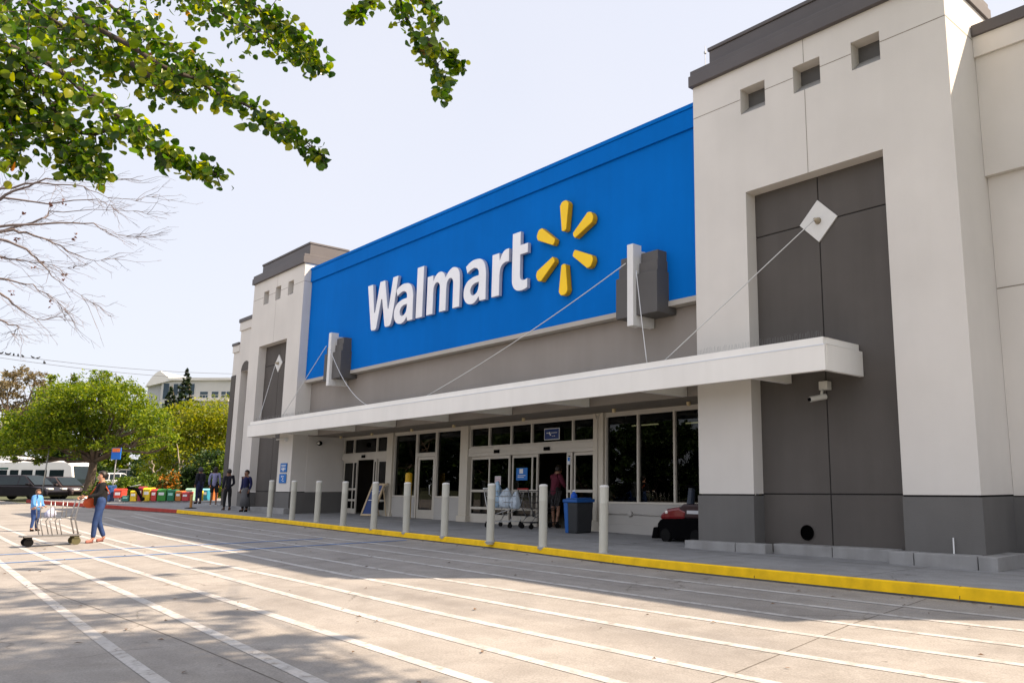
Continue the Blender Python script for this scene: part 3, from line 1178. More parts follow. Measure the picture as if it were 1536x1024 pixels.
def glyph(name, splines, x0, material, parent, sx=1., z0=6.39, y=12.6, dep=.042, bev=.012):
    cu = bpy.data.curves.new(name, 'CURVE')
    cu.dimensions = '2D'
    cu.fill_mode = 'BOTH'
    cu.extrude = dep
    cu.bevel_depth = bev
    cu.bevel_resolution = 1
    cu.resolution_u = 8
    cu.offset = -bev - .014
    for pts in splines:
        s = cu.splines.new('BEZIER')
        s.bezier_points.add(len(pts) - 1)
        s.use_cyclic_u = True
        for bp, p in zip(s.bezier_points, pts):
            bp.co = (p[0] * sx, p[1], 0)
            k = 'AUTO' if len(p) > 2 else 'VECTOR'
            bp.handle_left_type = bp.handle_right_type = k
    tmp = bpy.data.objects.new('tmp', cu)
    col.objects.link(tmp)
    dg = bpy.context.evaluated_depsgraph_get()
    me = bpy.data.meshes.new_from_object(tmp.evaluated_get(dg))
    bpy.data.objects.remove(tmp)
    me.name = name
    me.materials.clear()
    me.materials.append(material)
    me.materials.append(M_LETS if material is M_LET else mat('ray_side', (.62, .34, .001), .5, .04, 2))
    me.polygons.foreach_set('use_smooth', [False] * len(me.polygons))
    me.polygons.foreach_set('material_index', [0 if abs(p_.normal.z) > .4 else 1 for p_ in me.polygons])
    me.transform(Matrix.Translation((x0, y + .1, z0)) @ Matrix.Rotation(R3(90), 4, 'X'))
    o = bpy.data.objects.new(name, me)
    col.objects.link(o)
    o.parent = parent
    off = WL[parent.name]
    me.transform(Matrix.Translation(-off))
    return o


S_ = 1   # marks a smooth point
gW = [[(0, 1.62), (.42, 1.62), (.62, .62), (.66, .62), (.95, 1.62), (1.33, 1.62), (1.62, .62), (1.66, .62), (1.90, 1.62), (2.30, 1.62),
       (1.88, .06, S_), (1.78, 0), (1.50, 0), (1.42, .06), (1.15, .98), (1.11, .98), (.83, .06), (.75, 0), (.48, 0), (.40, .06)]]
gl_ = [[(0, 0), (.41, 0), (.41, 1.64), (0, 1.64)]]
gm = [[(0, 0), (.38, 0), (.38, .66), (.42, .86, S_), (.55, .94, S_), (.69, .86, S_), (.72, .66), (.72, 0), (1.10, 0), (1.10, .66), (1.14, .86, S_), (1.28, .94, S_), (1.41, .86, S_),
       (1.44, .66), (1.44, 0), (1.82, 0), (1.82, .76), (1.74, 1.12, S_), (1.46, 1.27, S_), (1.20, 1.20, S_), (1.03, 1.05), (.90, 1.21, S_), (.68, 1.27, S_), (.47, 1.19, S_), (.36, 1.07), (.34, 1.23), (0, 1.23)]]
ga = [[(1.13, 0), (.82, 0), (.77, .13), (.62, .01, S_), (.40, -.03, S_), (.10, .10, S_), (.0, .36, S_), (.11, .63, S_), (.40, .76, S_), (.74, .79), (.72, .90, S_), (.56, 1.0, S_), (.36, .98, S_), (.17, .90),
       (.08, 1.14), (.30, 1.24, S_), (.58, 1.28, S_), (.95, 1.17, S_), (1.11, .84, S_), (1.12, .60)],
      [(.75, .56), (.54, .54, S_), (.40, .46, S_), (.37, .36, S_), (.44, .26, S_), (.56, .25, S_), (.70, .33, S_), (.75, .46)]]
gr_ = [[(0, 0), (.39, 0), (.39, .58), (.44, .78, S_), (.58, .87, S_), (.82, .88), (.82, 1.27), (.66, 1.27, S_), (.50, 1.20, S_), (.38, 1.04), (.35, 1.23), (0, 1.23)]]
gt = [[(.08, 1.63), (.47, 1.63), (.47, 1.25), (.80, 1.25), (.80, .96), (.47, .96), (.47, .42), (.50, .32, S_), (.60, .27, S_), (.80, .29), (.80, .01), (.55, -.03, S_), (.26, .03, S_), (.11, .20, S_), (.08, .42)]]
for nm, gdat, x0, sx in (('letter', gW, -25.42, .90), ('letter', ga, -23.56, 1.06), ('letter', gl_, -22.20, 1.0), ('letter', gm, -21.58, 1.0),
                         ('letter', ga, -19.58, 1.0), ('letter', gr_, -18.2, .97), ('letter', gt, -17.36, .98)):
    glyph(nm, gdat, x0, M_LET, SG, sx)
for an in range(6):
    a = R3(90 + 60 * an)
    ca, sa = math.cos(a), math.sin(a)
    pr = [(.44, -.10), (.41, 0, S_), (.44, .10), (1.12, .185), (1.22, .10, S_), (1.24, 0, S_), (1.22, -.10, S_), (1.12, -.185)]
    glyph('burst_bar', [[(p[0] * ca - p[1] * sa, p[0] * sa + p[1] * ca) + ((1,) if len(p) > 2 else ()) for p in pr]], -15.1, M_RAY, SG, 1, 7.17, 12.60, .06, .02)
# ------------------------------------------------------------------ bollards
M_BOL = mat('bollard_paint', (.54, .53, .46), .6, .06, 1.5, .06, 40, streak=.12)
BOL = [(-11.1, 10.31, 'tenth and nearest'), (-12.84, 10.31, 'ninth'), (-14.64, 10.33, 'eighth'), (-16.64, 10.47, 'seventh'), (-18.44, 10.52, 'sixth'),
       (-20.16, 10.56, 'fifth'), (-22.06, 10.64, 'fourth'), (-24.15, 10.83, 'third'), (-26.12, 10.91, 'second'), (-28.29, 11.06, 'first and farthest')]
bt = None
for i, (x, y, nm) in enumerate(BOL):
    lab = {0: 'cream steel bollard nearest the camera, by the wide store window', 9: 'cream steel bollard at the far end of the kerb row, farthest from the camera'}.get(
        i, 'cream steel bollard, %s from the near end of the kerb row' % ['', 'second', 'third', 'fourth', 'fifth', 'sixth', 'seventh', 'eighth', 'ninth'][min(i, 8)])
    if bt is None:
        bt = thing('bollard', lab, 'bollard', (0, 0, 0), 'bollards along the kerb')
        g = MB()
        g.lathe((0, 0, 0), [(.083, -.05), (.083, .88), (.0845, .885), (.0845, .892), (.083, .897), (.083, 1.165)], 24)
        g.build('post', M_BOL, bt, smooth=True, local=True, auto=True)
        g = MB()
        g.lathe((0, 0, 1.166), [(.086, 0), (.086, .02), (.075, .035), (.04, .046), (.005, .048)], 24)
        g.build('cap', mat('bollard_cap', (.58, .57, .54), .5, .05, 3), bt, smooth=True, local=True, auto=True)
        g = MB()
        g.lathe((0, 0, 0), [(.112, -.02), (.112, .003), (.095, .005), (.086, .015)], 20)
        g.build('foot', mat('grout', (.33, .33, .32), .9, .15, 6), bt, smooth=True, local=True, auto=True)
        o = bt
    else:
        o = dup(bt, label=lab)
    o.location = (x, y, zs(x))
    o.rotation_euler = (rnd.uniform(-.009, .009), rnd.uniform(-.009, .009), i * .7)
yb = thing('yellow_bollard', 'tall yellow bollard in front of the middle glass', 'bollard', (-24.25, 13.85, zs(-24.2)))
g = MB()
g.lathe((-24.25, 13.85, zs(-24.2)), [(.11, 0), (.11, 1.42), (.09, 1.47), (.02, 1.49)], 20)
g.build('post', mat('bollard_yellow', (.62, .36, .01), .5, .08, 3), yb, smooth=True, auto=True)
g = MB()
g.lathe((-24.25, 13.85, zs(-24.2)), [(.15, 0), (.15, .012), (.112, .03)], 20)
g.build('foot', M_CREAM, yb, smooth=True, auto=True)

# ------------------------------------------------------------------ camera and wall lamp
sc_ = thing('security_camera', 'cream security camera on the brown wall under the canopy end', 'camera', (-7.84, 12.79, 3.0))
g = MB()
g.box(-7.93, -7.75, 12.64, 12.79, 2.98, 3.14)
g.build('junction_box', mat('cam_cream', (.55, .53, .47), .5, .04, 4), sc_, bevel=.012)
g = MB()
g.tube([(-7.84, 12.62, 2.98), (-7.84, 12.58, 2.88)], .025, 8)
g.build('bracket', MATS['cam_cream'], sc_, smooth=True)
g = MB()
g.tube([(-7.80, 12.66, 2.86), (-7.95, 12.38, 2.80)], .05, 12)
g.build('camera_body', MATS['cam_cream'], sc_, smooth=True, auto=True)
g = MB()
g.tube([(-7.95, 12.378, 2.80), (-7.965, 12.35, 2.795)], [.036, .03], 12)
g.build('lens', M_BLACK, sc_, smooth=True)
wl = thing('wall_lamp', 'small dark wall lamp high on the left side of the entrance bay', 'lamp', (-30.3, 13.46, 2.92))
g = MB()
g.blob((-30.2, 13.46, 2.92), .1, .1, .09)
g.build('housing', M_BLACK, wl, smooth=True)
g = MB()
g.blob((-30.14, 13.40, 2.92), .06, .05, .05)
g.build('lens', mat('lamp_glass', (.8, .78, .7), .2, 0), wl, smooth=True)
pr = thing('wall_bracket', 'short white horizontal bracket arm on the far tower under the canopy', 'bracket', (-31.0, 12.4, 3.06))
g = MB()
g.box(-31.48, -30.72, 12.34, 12.38, 3.05, 3.09)
g.build('arm', M_WPLAST, pr, bevel=.006)
g = MB()
g.box(-30.78, -30.72, 12.38, 12.50, 2.98, 3.1)
g.build('mount', M_WPLAST, pr, bevel=.006)

# ------------------------------------------------------------------ signs and notices
M_SIGN = mat('sign_blue', (.005, .15, .50), .4, .03, 3)
M_SIGNW = mat('sign_white', (.72, .72, .72), .5, .02, 3)
M_SIGND = mat('sign_navy', (.008, .035, .16), .4, .04, 3)


def wsign(name, label, x0, x1, z0, z1, y, face, rim, marks, cat='sign'):
    t = thing(name, label, cat, ((x0 + x1) / 2, y, z0))
    g = MB()
    g.box(x0, x1, y - .012, y, z0, z1)
    g.build('board', rim, t, bevel=.003)
    g = MB()
    e = .02
    g.quad((x0 + e, y - .0145, z0 + e), (x1 - e, y - .0145, z0 + e), (x1 - e, y - .0145, z1 - e), (x0 + e, y - .0145, z1 - e))
    g.build('face', face, t)
    g = MB()
    W, H = x1 - x0, z1 - z0
    for (u0, u1, v0, v1) in marks:
        g.quad((x0 + u0 * W, y - .017, z0 + v0 * H), (x0 + u1 * W, y - .017, z0 + v0 * H), (x0 + u1 * W, y - .017, z0 + v1 * H), (x0 + u0 * W, y - .017, z0 + v1 * H))
    if marks:
        g.build('printed_mark', M_SIGNW, t)
    return t


wsign('wall_sign', 'upper blue notice on the far tower wall with white print', -31.22, -30.63, 1.85, 2.18, 12.485, M_SIGN, M_SIGN,
      [(.15, .85, .72, .80), (.2, .8, .60, .66), (.18, .30, .28, .45), (.36, .62, .22, .48), (.68, .82, .28, .45), (.42, .56, .12, .2)])
wsign('wall_sign', 'lower blue notice on the far tower wall just above the dark base', -31.26, -30.64, 1.45, 1.79, 12.485, M_SIGN, M_SIGN,
      [(.30, .42, .62, .80), (.46, .70, .70, .76), (.52, .60, .35, .62), (.34, .46, .30, .36), (.50, .74, .18, .24)])
wsign('door_sign', 'small framed blue sign hung in the glass above the right entrance', -17.93, -17.27, 2.56, 2.88, SY - .06, M_SIGND, M_SIGNW,
      [(.16, .30, .58, .64), (.32, .40, .50, .68), (.43, .86, .58, .63), (.38, .46, .38, .50), (.52, .60, .30, .34), (.64, .72, .30, .36)])
wsign('poster', 'bright blue poster taped inside the third panel of the right entrance', -19.26, -18.74, 1.47, 1.82, SY - .0, M_SIGN, M_SIGN,
      [(.30, .62, .55, .92), (.15, .85, .36, .41), (.15, .7, .22, .27)], 'poster')
wsign('paper_notice', 'small pink paper notice on the second panel of the right entrance', -20.22, -19.93, 1.34, 1.60, SY - .06, mat('paper_pink', (.62, .45, .48), .7, .05, 3), M_SIGNW,
      [(.15, .85, .74, .80), (.15, .8, .5, .55), (.15, .7, .3, .35)], 'notice')
wsign('door_sticker', 'small blue and white sticker on the narrow leaf right of the open door', -16.93, -16.80, 1.87, 2.08, SY - .06, M_SIGN, M_SIGNW, [(.2, .8, .1, .45)], 'sticker')

# leaning notice board by the left entrance
Y0 = 13.9
b0 = Vector((-26.95, 13.85, zs(-27) + .04))
lb = thing('notice_board', 'blue notice board in a pale wooden frame leaning beside the left entrance', 'sign', tuple(b0))
ax = Vector((.93, .25, 0)).normalized()
az = Vector((.28, .20, .95)).normalized()
an_ = ax.cross(az).normalized()
cc = b0 + az * .55
fr = MB()
for s_ in (-1, 1):
    fr.obox(cc + ax * .27 * s_, ax, an_, az, .035, .03, .57)
    fr.obox(cc + az * .55 * s_, ax, an_, az, .30, .031, .035)
fr.build('frame', mat('pale_wood', (.52, .40, .25), .6, .15, 5), lb, bevel=.006)
g = MB()
g.obox(cc - an_ * .0, ax, an_, az, .24, .012, .52)
g.build('board', M_SIGND, lb)
g = MB()
for (v_, h_, w_) in ((.30, .012, .2), (.16, .05, .06), (-.02, .012, .2)):
    g.obox(cc + an_ * (-.016 if an_.y > 0 else .016) + az * v_, ax, an_, az, w_, .003, h_)
g.build('printed_mark', M_SIGNW, lb)
g = MB()
g.tube([b0 + az * 1.08 + ax * .3, b0 + az * 1.1 + ax * .46 + Vector((0, 0, .02))], .03, 8)
g.build('handle', MATS['pale_wood'], lb, smooth=True)
g = MB()
bk = Vector((0, .5, 0))
for s_ in (-1, 1):
    top_ = b0 + az * 1.05 + ax * .25 * s_
    g.tube([top_, Vector((top_.x + .05, 14.25, zs(-27)))], .02, 6)
g.build('rear_leg', MATS['pale_wood'], lb)

# ------------------------------------------------------------------ bin and bottle
BX = -15.55
zb = zs(-15.5)
tb = thing('waste_bin', 'dark grey waste bin with blue side and blue lid at the right door', 'bin', (BX, 13.6, zb))
g = MB()
g.prism([(-.21, 0), (.21, 0), (.25, .74), (-.25, .74)], lambda u_, v_, w_: (BX + u_, 13.6 + w_ * (.9 + v_ * .15), zb + v_), -.27, .27)
g.build('body', mat('bin_grey', (.028, .030, .033), .5, .08, 4), tb, bevel=.03)
g = MB()
g.prism([(-.215, .0), (-.09, .0), (-.10, .73), (-.256, .73)], lambda u_, v_, w_: (BX + u_, 13.6 + w_ * (.9 + v_ * .15), zb + v_), -.285, .285)
g.build('side_panel', mat('bin_blue', (.012, .09, .32), .45, .06, 4), tb, bevel=.02)
g = MB()
g.box(BX - .27, BX + .27, 13.30, 13.90, zb + .741, zb + .82)
g.box(BX - .22, BX + .22, 13.36, 13.84, zb + .821, zb + .85)
g.build('lid', MATS['bin_blue'], tb, bevel=.03)
bo = thing('spray_bottle', 'small blue plastic bottle standing on the waste bin lid', 'bottle', (-15.62, 13.5, zb + .85))
g = MB()
g.lathe((-15.62, 13.5, zb + .85), [(.075, 0), (.085, .02), (.08, .08), (.035, .13), (.025, .15)], 14)
g.build('body', mat('bottle_blue', (.02, .12, .60), .3, 0), bo, smooth=True, auto=True)
g = MB()
g.box(-15.67, -15.56, 13.48, 13.52, zb + 1.0, zb + 1.04)
g.build('trigger_cap', M_SIGNW, bo, bevel=.01)

# ------------------------------------------------------------------ floor scrubber
sx, sy, sz = -11.75, 13.55, zs(-11.7)
fs = thing('floor_scrubber', 'red and black ride-on floor scrubber parked by the near tower', 'floor machine', (sx, sy, sz))


def pf(u_, v_, w_):
    return (sx + u_, sy + w_, sz + v_)


g = MB()
g.prism([(-.74, .06), (.62, .06), (.66, .46), (.60, .52), (-.62, .48), (-.72, .38)], pf, -.38, .38)
g.build('chassis', M_BLACK, fs, bevel=.05)
g = MB()
g.prism([(-.66, .46), (.08, .48), (.14, .66), (-.10, .74), (-.46, .69), (-.64, .58)], pf, -.37, .37)
g.build('hood', mat('scrub_red', (.15, .003, .006), .25, .05, 3, coat=.4), fs, bevel=.06)
g = MB()
g.prism([(-.12, .50), (.66, .50), (.66, .68), (.56, .80), (.02, .80), (-.12, .72)], pf, -.36, .36)
g.build('tank', mat('scrub_dark', (.03, .012, .014), .35, .05, 3), fs, bevel=.04)
g = MB()
g.box(sx + .14, sx + .58, sy - .368, sy - .362, sz + .60, sz + .67)
g.build('side_badge', mat('badge_grey', (.5, .5, .52), .4, 0), fs)
g = MB()
g.tube([pf(.02, .72, -.12), pf(.05, .88, -.12), pf(.08, 1.14, -.12)], [.09, .085, .075], 10)
g.build('steering_column', mat('column_blue', (.03, .04, .06), .35, .05, 4), fs, smooth=True, auto=True)
g = MB()
g.lathe(pf(.08, 1.15, -.12), [(.02, 0), (.15, .0), (.16, .02), (.15, .035), (.02, .04)], 18)
g.build('steering_wheel', M_BLACK, fs, smooth=True)
for u_, w_ in ((-.45, -.36), (.42, -.38), (-.45, .36), (.42, .38)):
    g = MB()
    g.lathe((sx + u_, sy + w_, sz + .14), [(.05, -.05), (.14, -.05), (.14, .05), (.05, .05)], 16, 'y')
    g.build('wheel', M_RUBBER, fs, smooth=True, auto=True)
g = MB()
g.prism([(-.86, .06), (-.70, .06), (-.66, .30), (-.80, .30)], pf, -.42, .42)
g.build('squeegee', M_BLACK, fs, bevel=.02)
g = MB()
g.blob(pf(-.45, .62, -.34), .07, .04, .05)
g.build('headlamp', mat('lamp_clear', (.7, .65, .6), .1, 0, coat=.5), fs, smooth=True)

# ------------------------------------------------------------------ carts
def wheel(g, c, r_=.06, w_=.025, axis='x'):
    g.lathe(c, [(.01, -w_), (r_, -w_), (r_, w_), (.01, w_)], 12, axis)


M_CHR = mat('cart_wire', (.34, .33, .32), .35, .08, 6, metal=.75)
# flat cart pushed by the woman; it runs along -y
zc = zr(-23.25, 4.4)
fc = thing('flatbed_cart', 'low flatbed shopping cart with bent wire hoops pushed by the woman', 'cart', (-23.25, 4.3, zc))
g = MB()
g.box(-23.5, -23.02, 3.62, 4.72, zc + .205, zc + .235)
g.tube([(-23.5, 3.62, zc + .22), (-23.02, 3.62, zc + .22)], .02, 6)
g.build('deck', mat('deck_grey', (.20, .19, .18), .5, .15, 5, metal=.4), fc)
g = MB()
for y in (3.98, 4.16, 4.34):
    g.tube([(-23.48, y, zc + .24), (-23.48, y - .08, zc + .55), (-23.46, y - .04, zc + .62), (-23.25, y, zc + .64), (-23.05, y - .04, zc + .62), (-23.04, y - .08, zc + .55), (-23.04, y, zc + .24)], .011, 6)
g.build('hoop', M_CHR, fc, smooth=True)
g = MB()
for x in (-23.48, -23.04):
    g.tube([(x, 4.66, zc + .24), (x, 4.56, zc + .6), (x, 4.62, zc + 1.0), (x, 4.72, zc + 1.06)], .016, 6)
    g.tube([(x, 4.2, zc + .62), (x, 4.6, zc + .62)], .012, 6)
    g.tube([(x, 3.9, zc + .62), (x, 3.86, zc + 1.02)], .010, 6)
    g.tube([(x, 4.16, zc + .62), (x, 4.14, zc + 1.02)], .010, 6)
    g.tube([(x, 4.38, zc + .62), (x, 4.38, zc + 1.02)], .010, 6)
g.build('rail_frame', M_CHR, fc, smooth=True)
g = MB()
g.tube([(-23.5, 4.73, zc + 1.07), (-23.02, 4.73, zc + 1.07)], .024, 8)
g.build('push_handle', M_WPLAST, fc, smooth=True)
for x in (-23.44, -23.08):
    for y in (3.74, 4.64):
        g = MB()
        wheel(g, (x, y, zc + .09), .09, .03)
        g.box(x - .045, x + .045, y - .05, y + .05, zc + .15, zc + .205)
        g.build('wheel', M_RUBBER if y < 4 else mat('wheel_olive', (.10, .09, .04), .7, .1, 5), fc, auto=True)

# wire shopping cart with bags by the right door
SCP = (-17.75, 13.35)


def shop_cart(name, label, x, y, rz, wire, hcol):
    t = thing(name, label, 'cart', (x, y, zs(x)), None, rz)
    g = MB()
    for z, e in ((.52, 0), (.68, .03), (.84, .06), (.98, .09)):
        p_ = [(-.40 - e, -.2 - e, z), (.42 + e, -.15 - e, z), (.42 + e, .15 + e, z), (-.40 - e, .2 + e, z), (-.40 - e, -.2 - e, z)]
        g.tube(p_, .008, 4)
    for k in range(9):
        u_ = -.4 + k * .1
        for s_ in (-1, 1):
            g.tube([(u_, s_ * (.2 - k * .006), .52), (u_ * 1.15, s_ * (.29 - k * .006), .98)], .005, 4)
        g.tube([(u_, -.2 + k * .006, .52), (u_, .2 - k * .006, .52)], .005, 4)
    for k in range(4):
        v_ = -.15 + k * .1
        g.tube([(.42, v_, .52), (.51, v_ * 1.5, .98)], .005, 4)
        g.tube([(-.40, v_, .52), (-.49, v_ * 1.5, .98)], .005, 4)
    g.build('basket', wire, t, local=True)
    g = MB()
    for s_ in (-1, 1):
        g.tube([(-.55, s_ * .28, 1.04), (-.45, s_ * .26, .60), (-.30, s_ * .25, .30), (-.42, s_ * .26, .16), (.40, s_ * .2, .16), (.44, s_ * .16, .30)], .014, 6)
        g.tube([(-.30, s_ * .25, .30), (.38, s_ * .15, .50)], .012, 6)
    g.tube([(-.42, -.26, .16), (-.42, .26, .16)], .012, 6)
    g.build('under_frame', wire, t, smooth=True, local=True)
    g = MB()
    g.tube([(-.55, -.3, 1.04), (-.55, .3, 1.04)], .02, 8)
    g.build('push_handle', hcol, t, smooth=True, local=True)
    for u_, v_ in ((-.42, .26), (-.42, -.26), (.40, .2), (.40, -.2)):
        g = MB()
        g.lathe((u_, v_, .065), [(.01, -.02), (.065, -.02), (.065, .02), (.01, .02)], 12, 'y')
        g.box(u_ - .02, u_ + .02, v_ - .03, v_ + .03, .1, .16)
        g.build('wheel', M_RUBBER, t, local=True, auto=True)
    return t


shop_cart('shopping_cart', 'wire shopping cart heaped with pale plastic bags outside the right entrance', -18.55, 13.55, .15, M_GALV, M_WPLAST)
shop_cart('shopping_cart', 'darker shopping cart with a red handle beside the person in maroon', -17.55, 14.0, R3(80), mat('cart_dark', (.06, .06, .065), .4, .1, 5, metal=.5), mat('handle_red', (.35, .02, .02), .4, 0))


def bag(label, c, r_, seed, m_):
    rr = random.Random(seed)
    bm = bmesh.new()
    bmesh.ops.create_icosphere(bm, subdivisions=3, radius=1)
    for v in bm.verts:
        n = v.co.normalized()
        k = 1 + .16 * math.sin(5 * n.x + seed) * math.cos(4 * n.y - seed) + .10 * math.sin(11 * n.z + 7 * n.x) + rr.uniform(-.04, .04)
        pinch = max(0, n.z - .55) * 1.5
        v.co = Vector((n.x * r_[0] * k * (1 - pinch * .7), n.y * r_[1] * k * (1 - pinch * .7), n.z * r_[2] * k + pinch * r_[2] * .8))
        if v.co.z < -r_[2] * .72:
            v.co.z = -r_[2] * .72
    me = bpy.data.meshes.new('plastic_bag')
    bm.to_mesh(me)
    bm.free()
    me.materials.append(m_)
    me.polygons.foreach_set('use_smooth', [True] * len(me.polygons))
    o = bpy.data.objects.new('plastic_bag', me)
    col.objects.link(o)
    o.location = (c[0], c[1], c[2] + r_[2] * .72)
    return tag(o, label, 'bag', 'plastic shopping bags')


M_BAG = mat('bag_pale', (.52, .60, .68), .45, .1, 8, .2, 12)
M_BAGB = mat('bag_blue', (.32, .46, .60), .45, .15, 8, .2, 12)
bag('pale blue plastic bag at the rear end of the heaped shopping cart', (-18.85, 13.5, zs(-18.5) + .53), (.20, .18, .32), 1, M_BAGB)
bag('wide white plastic bag in the middle of the heaped shopping cart', (-18.48, 13.55, zs(-18.5) + .53), (.26, .20, .24), 2, M_BAG)
bag('white plastic bag hanging at the front of the heaped shopping cart', (-18.12, 13.6, zs(-18.5) + .50), (.14, .16, .22), 3, M_BAG)

# ------------------------------------------------------------------ people
def skin_mesh(name, nodes, edges, material, parent, root=0, sub=1):
    """nodes: (position, radius or (rx, ry)); grown with the skin modifier and baked to one surface"""
    me = bpy.data.meshes.new(name)
    me.from_pydata([tuple(n[0]) for n in nodes], edges, [])
    o = bpy.data.objects.new(name, me)
    col.objects.link(o)
    md = o.modifiers.new('skin', 'SKIN')
    md.use_smooth_shade = True
    if not me.skin_vertices:
        return None
    sv = me.skin_vertices[0].data
    for i, n in enumerate(nodes):
        r_ = n[1] if hasattr(n[1], '__len__') else (n[1], n[1])
        sv[i].radius = r_
        sv[i].use_root = i == root
    s_ = o.modifiers.new('sub', 'SUBSURF')
    s_.levels = s_.render_levels = sub
    dg = bpy.context.evaluated_depsgraph_get()
    me2 = bpy.data.meshes.new_from_object(o.evaluated_get(dg))
    me2.name = name
    bpy.data.objects.remove(o)
    me2.materials.clear()
    me2.materials.append(material)
    me2.polygons.foreach_set('use_smooth', [True] * len(me2.polygons))
    o = bpy.data.objects.new(name, me2)
    col.objects.link(o)
    o.parent = parent
    return o


def person(label, loc, rz, H, skin, top, bottom, shoe, hair, pose=None, shorts=False, skirt=None, long_hair=False, hood=None, build=1.0, group=None):
    """figure facing +x before the turn rz; pose overrides joints given for a height of 1.72 m"""
    t = thing('person', label, 'person', loc, group, rz)
    J = dict(pelvis=(0, 0, .93), waist=(.01, 0, 1.08), chest=(.01, 0, 1.28), neckb=(0, 0, 1.44), neck=(.015, 0, 1.50), h1=(.035, 0, 1.56), h2=(.03, 0, 1.625),
             shL=(0, .175, 1.40), elL=(-.03, .22, 1.12), wrL=(.06, .21, .88), shR=(0, -.175, 1.40), elR=(-.03, -.22, 1.12), wrR=(.06, -.21, .88),
             hpL=(0, .09, .90), knL=(.03, .10, .49), anL=(0, .10, .09), hpR=(0, -.09, .90), knR=(.03, -.10, .49), anR=(0, -.10, .09))
    J.update(pose or {})
    k = H / 1.72
    P = {n: Vector(v) * k for n, v in J.items()}
    b = build

    def hand(nodes, edges, wi, el, wr, side):
        d = (wr - el).normalized()
        side_v = Vector((1, 0, 0)) - d * d.x
        side_v = side_v.normalized() if side_v.length > .1 else Vector((0, side, 0))
        pi = len(nodes)
        nodes.append((wr + d * .05 * k, (.020 * k, .034 * k)))
        edges.append((wi, pi))
        out = d.cross(side_v) * side
        for q, (off, ln) in enumerate(((-.028, .066), (-.010, .076), (.009, .072), (.026, .056))):
            a = wr + d * .085 * k + side_v * off * k
            i0 = len(nodes)
            nodes.append((a, .0095 * k))
            nodes.append((a + (d * .8 + out * .35) * ln * .5 * k, .0088 * k))
            nodes.append((a + (d * 1.3 + out * 1.1) * ln * .55 * k, .0075 * k))
            edges.extend([(pi, i0), (i0, i0 + 1), (i0 + 1, i0 + 2)])
        i0 = len(nodes)
        nodes.append((wr + (d * .045 + side_v * .042) * k, .011 * k))
        nodes.append((wr + (d * .085 + side_v * .055 + out * .012) * k, .009 * k))
        edges.extend([(pi, i0), (i0, i0 + 1)])

    # body: one surface
    order = ['pelvis', 'waist', 'chest', 'neckb', 'neck', 'h1', 'h2']
    rad = [(.085 * b, .12 * b), (.078 * b, .11 * b), (.085 * b, .135 * b), (.045, .055), .052, (.088, .070), (.098, .078)]
    N = [(P[o], tuple(v * k for v in (r_ if hasattr(r_, '__len__') else (r_, r_)))) for o, r_ in zip(order, rad)]
    E = [(i, i + 1) for i in range(6)]
    N.append((P['h2'] + Vector((-.01, 0, .055)) * k, (.06 * k, .055 * k)))
    E.append((6, 7))
    hd = (P['h2'] - P['h1']).normalized()
    fwd = Vector((1, 0, 0))
    N.append((P['h1'] + fwd * .10 * k + hd * .02 * k, .014 * k))      # nose
    E.append((5, len(N) - 1))
    N.append((P['h1'] + fwd * .055 * k - hd * .045 * k, .034 * k))    # chin
    E.append((5, len(N) - 1))
    for s_ in ('L', 'R'):
        sg = 1 if s_ == 'L' else -1
        i0 = len(N)
        N += [(P['neckb'].lerp(P['sh' + s_], .5), .056 * k * b), (P['sh' + s_], .054 * k * b), (P['el' + s_], .040 * k), (P['wr' + s_], .028 * k)]
        E += [(3, i0), (i0, i0 + 1), (i0 + 1, i0 + 2), (i0 + 2, i0 + 3)]
        hand(N, E, i0 + 3, P['el' + s_], P['wr' + s_], sg)
        i0 = len(N)
        an = P['an' + s_]
        N += [(P['hp' + s_], .078 * k * b), (P['kn' + s_], .052 * k), (an, .036 * k), (an + Vector((.13, sg * .02, -.06)) * k, .028 * k)]
        E += [(0, i0), (i0, i0 + 1), (i0 + 1, i0 + 2), (i0 + 2, i0 + 3)]
    body = skin_mesh('body', N, E, skin, t, 0)
    # top with sleeves
    N = [(P['pelvis'] + Vector((0, 0, -.13)) * k, (.125 * k * b, .165 * k * b)), (P['waist'] + Vector((0, 0, -.05)) * k, (.118 * k * b, .152 * k * b)), (P['chest'], (.118 * k * b, .165 * k * b)), (P['neckb'] + Vector((0, 0, -.01)) * k, (.066 * k, .08 * k))]
    E = [(0, 1), (1, 2), (2, 3)]
    for s_ in ('L', 'R'):
        i0 = len(N)
        N += [(P['neckb'].lerp(P['sh' + s_], .5) - Vector((0, 0, .01)) * k, .080 * k * b), (P['sh' + s_], .074 * k * b), (P['el' + s_], .056 * k), (P['el' + s_].lerp(P['wr' + s_], .92), .043 * k)]
        E += [(3, i0), (i0, i0 + 1), (i0 + 1, i0 + 2), (i0 + 2, i0 + 3)]
    skin_mesh('top', N, E, top, t, 0)
    # bottoms
    N = [(P['pelvis'] + Vector((0, 0, .20)) * k, (.104 * k * b, .138 * k * b)), (P['pelvis'] + Vector((0, 0, -.05)) * k, (.11 * k * b, .15 * k * b))]
    E = [(0, 1)]
    for s_ in ('L', 'R'):
        i0 = len(N)
        lo = P['kn' + s_] if shorts else P['an' + s_] + Vector((0, 0, .02)) * k
        if shorts:
            N += [(P['hp' + s_], .112 * k * b), (P['hp' + s_].lerp(P['kn' + s_], .85), .088 * k)]
            E += [(1, i0), (i0, i0 + 1)]
        else:
            N += [(P['hp' + s_], .112 * k * b), (P['kn' + s_], .070 * k), (lo, .054 * k)]
            E += [(1, i0), (i0, i0 + 1), (i0 + 1, i0 + 2)]
    skin_mesh('shorts' if shorts else 'trousers', N, E, bottom, t, 0)
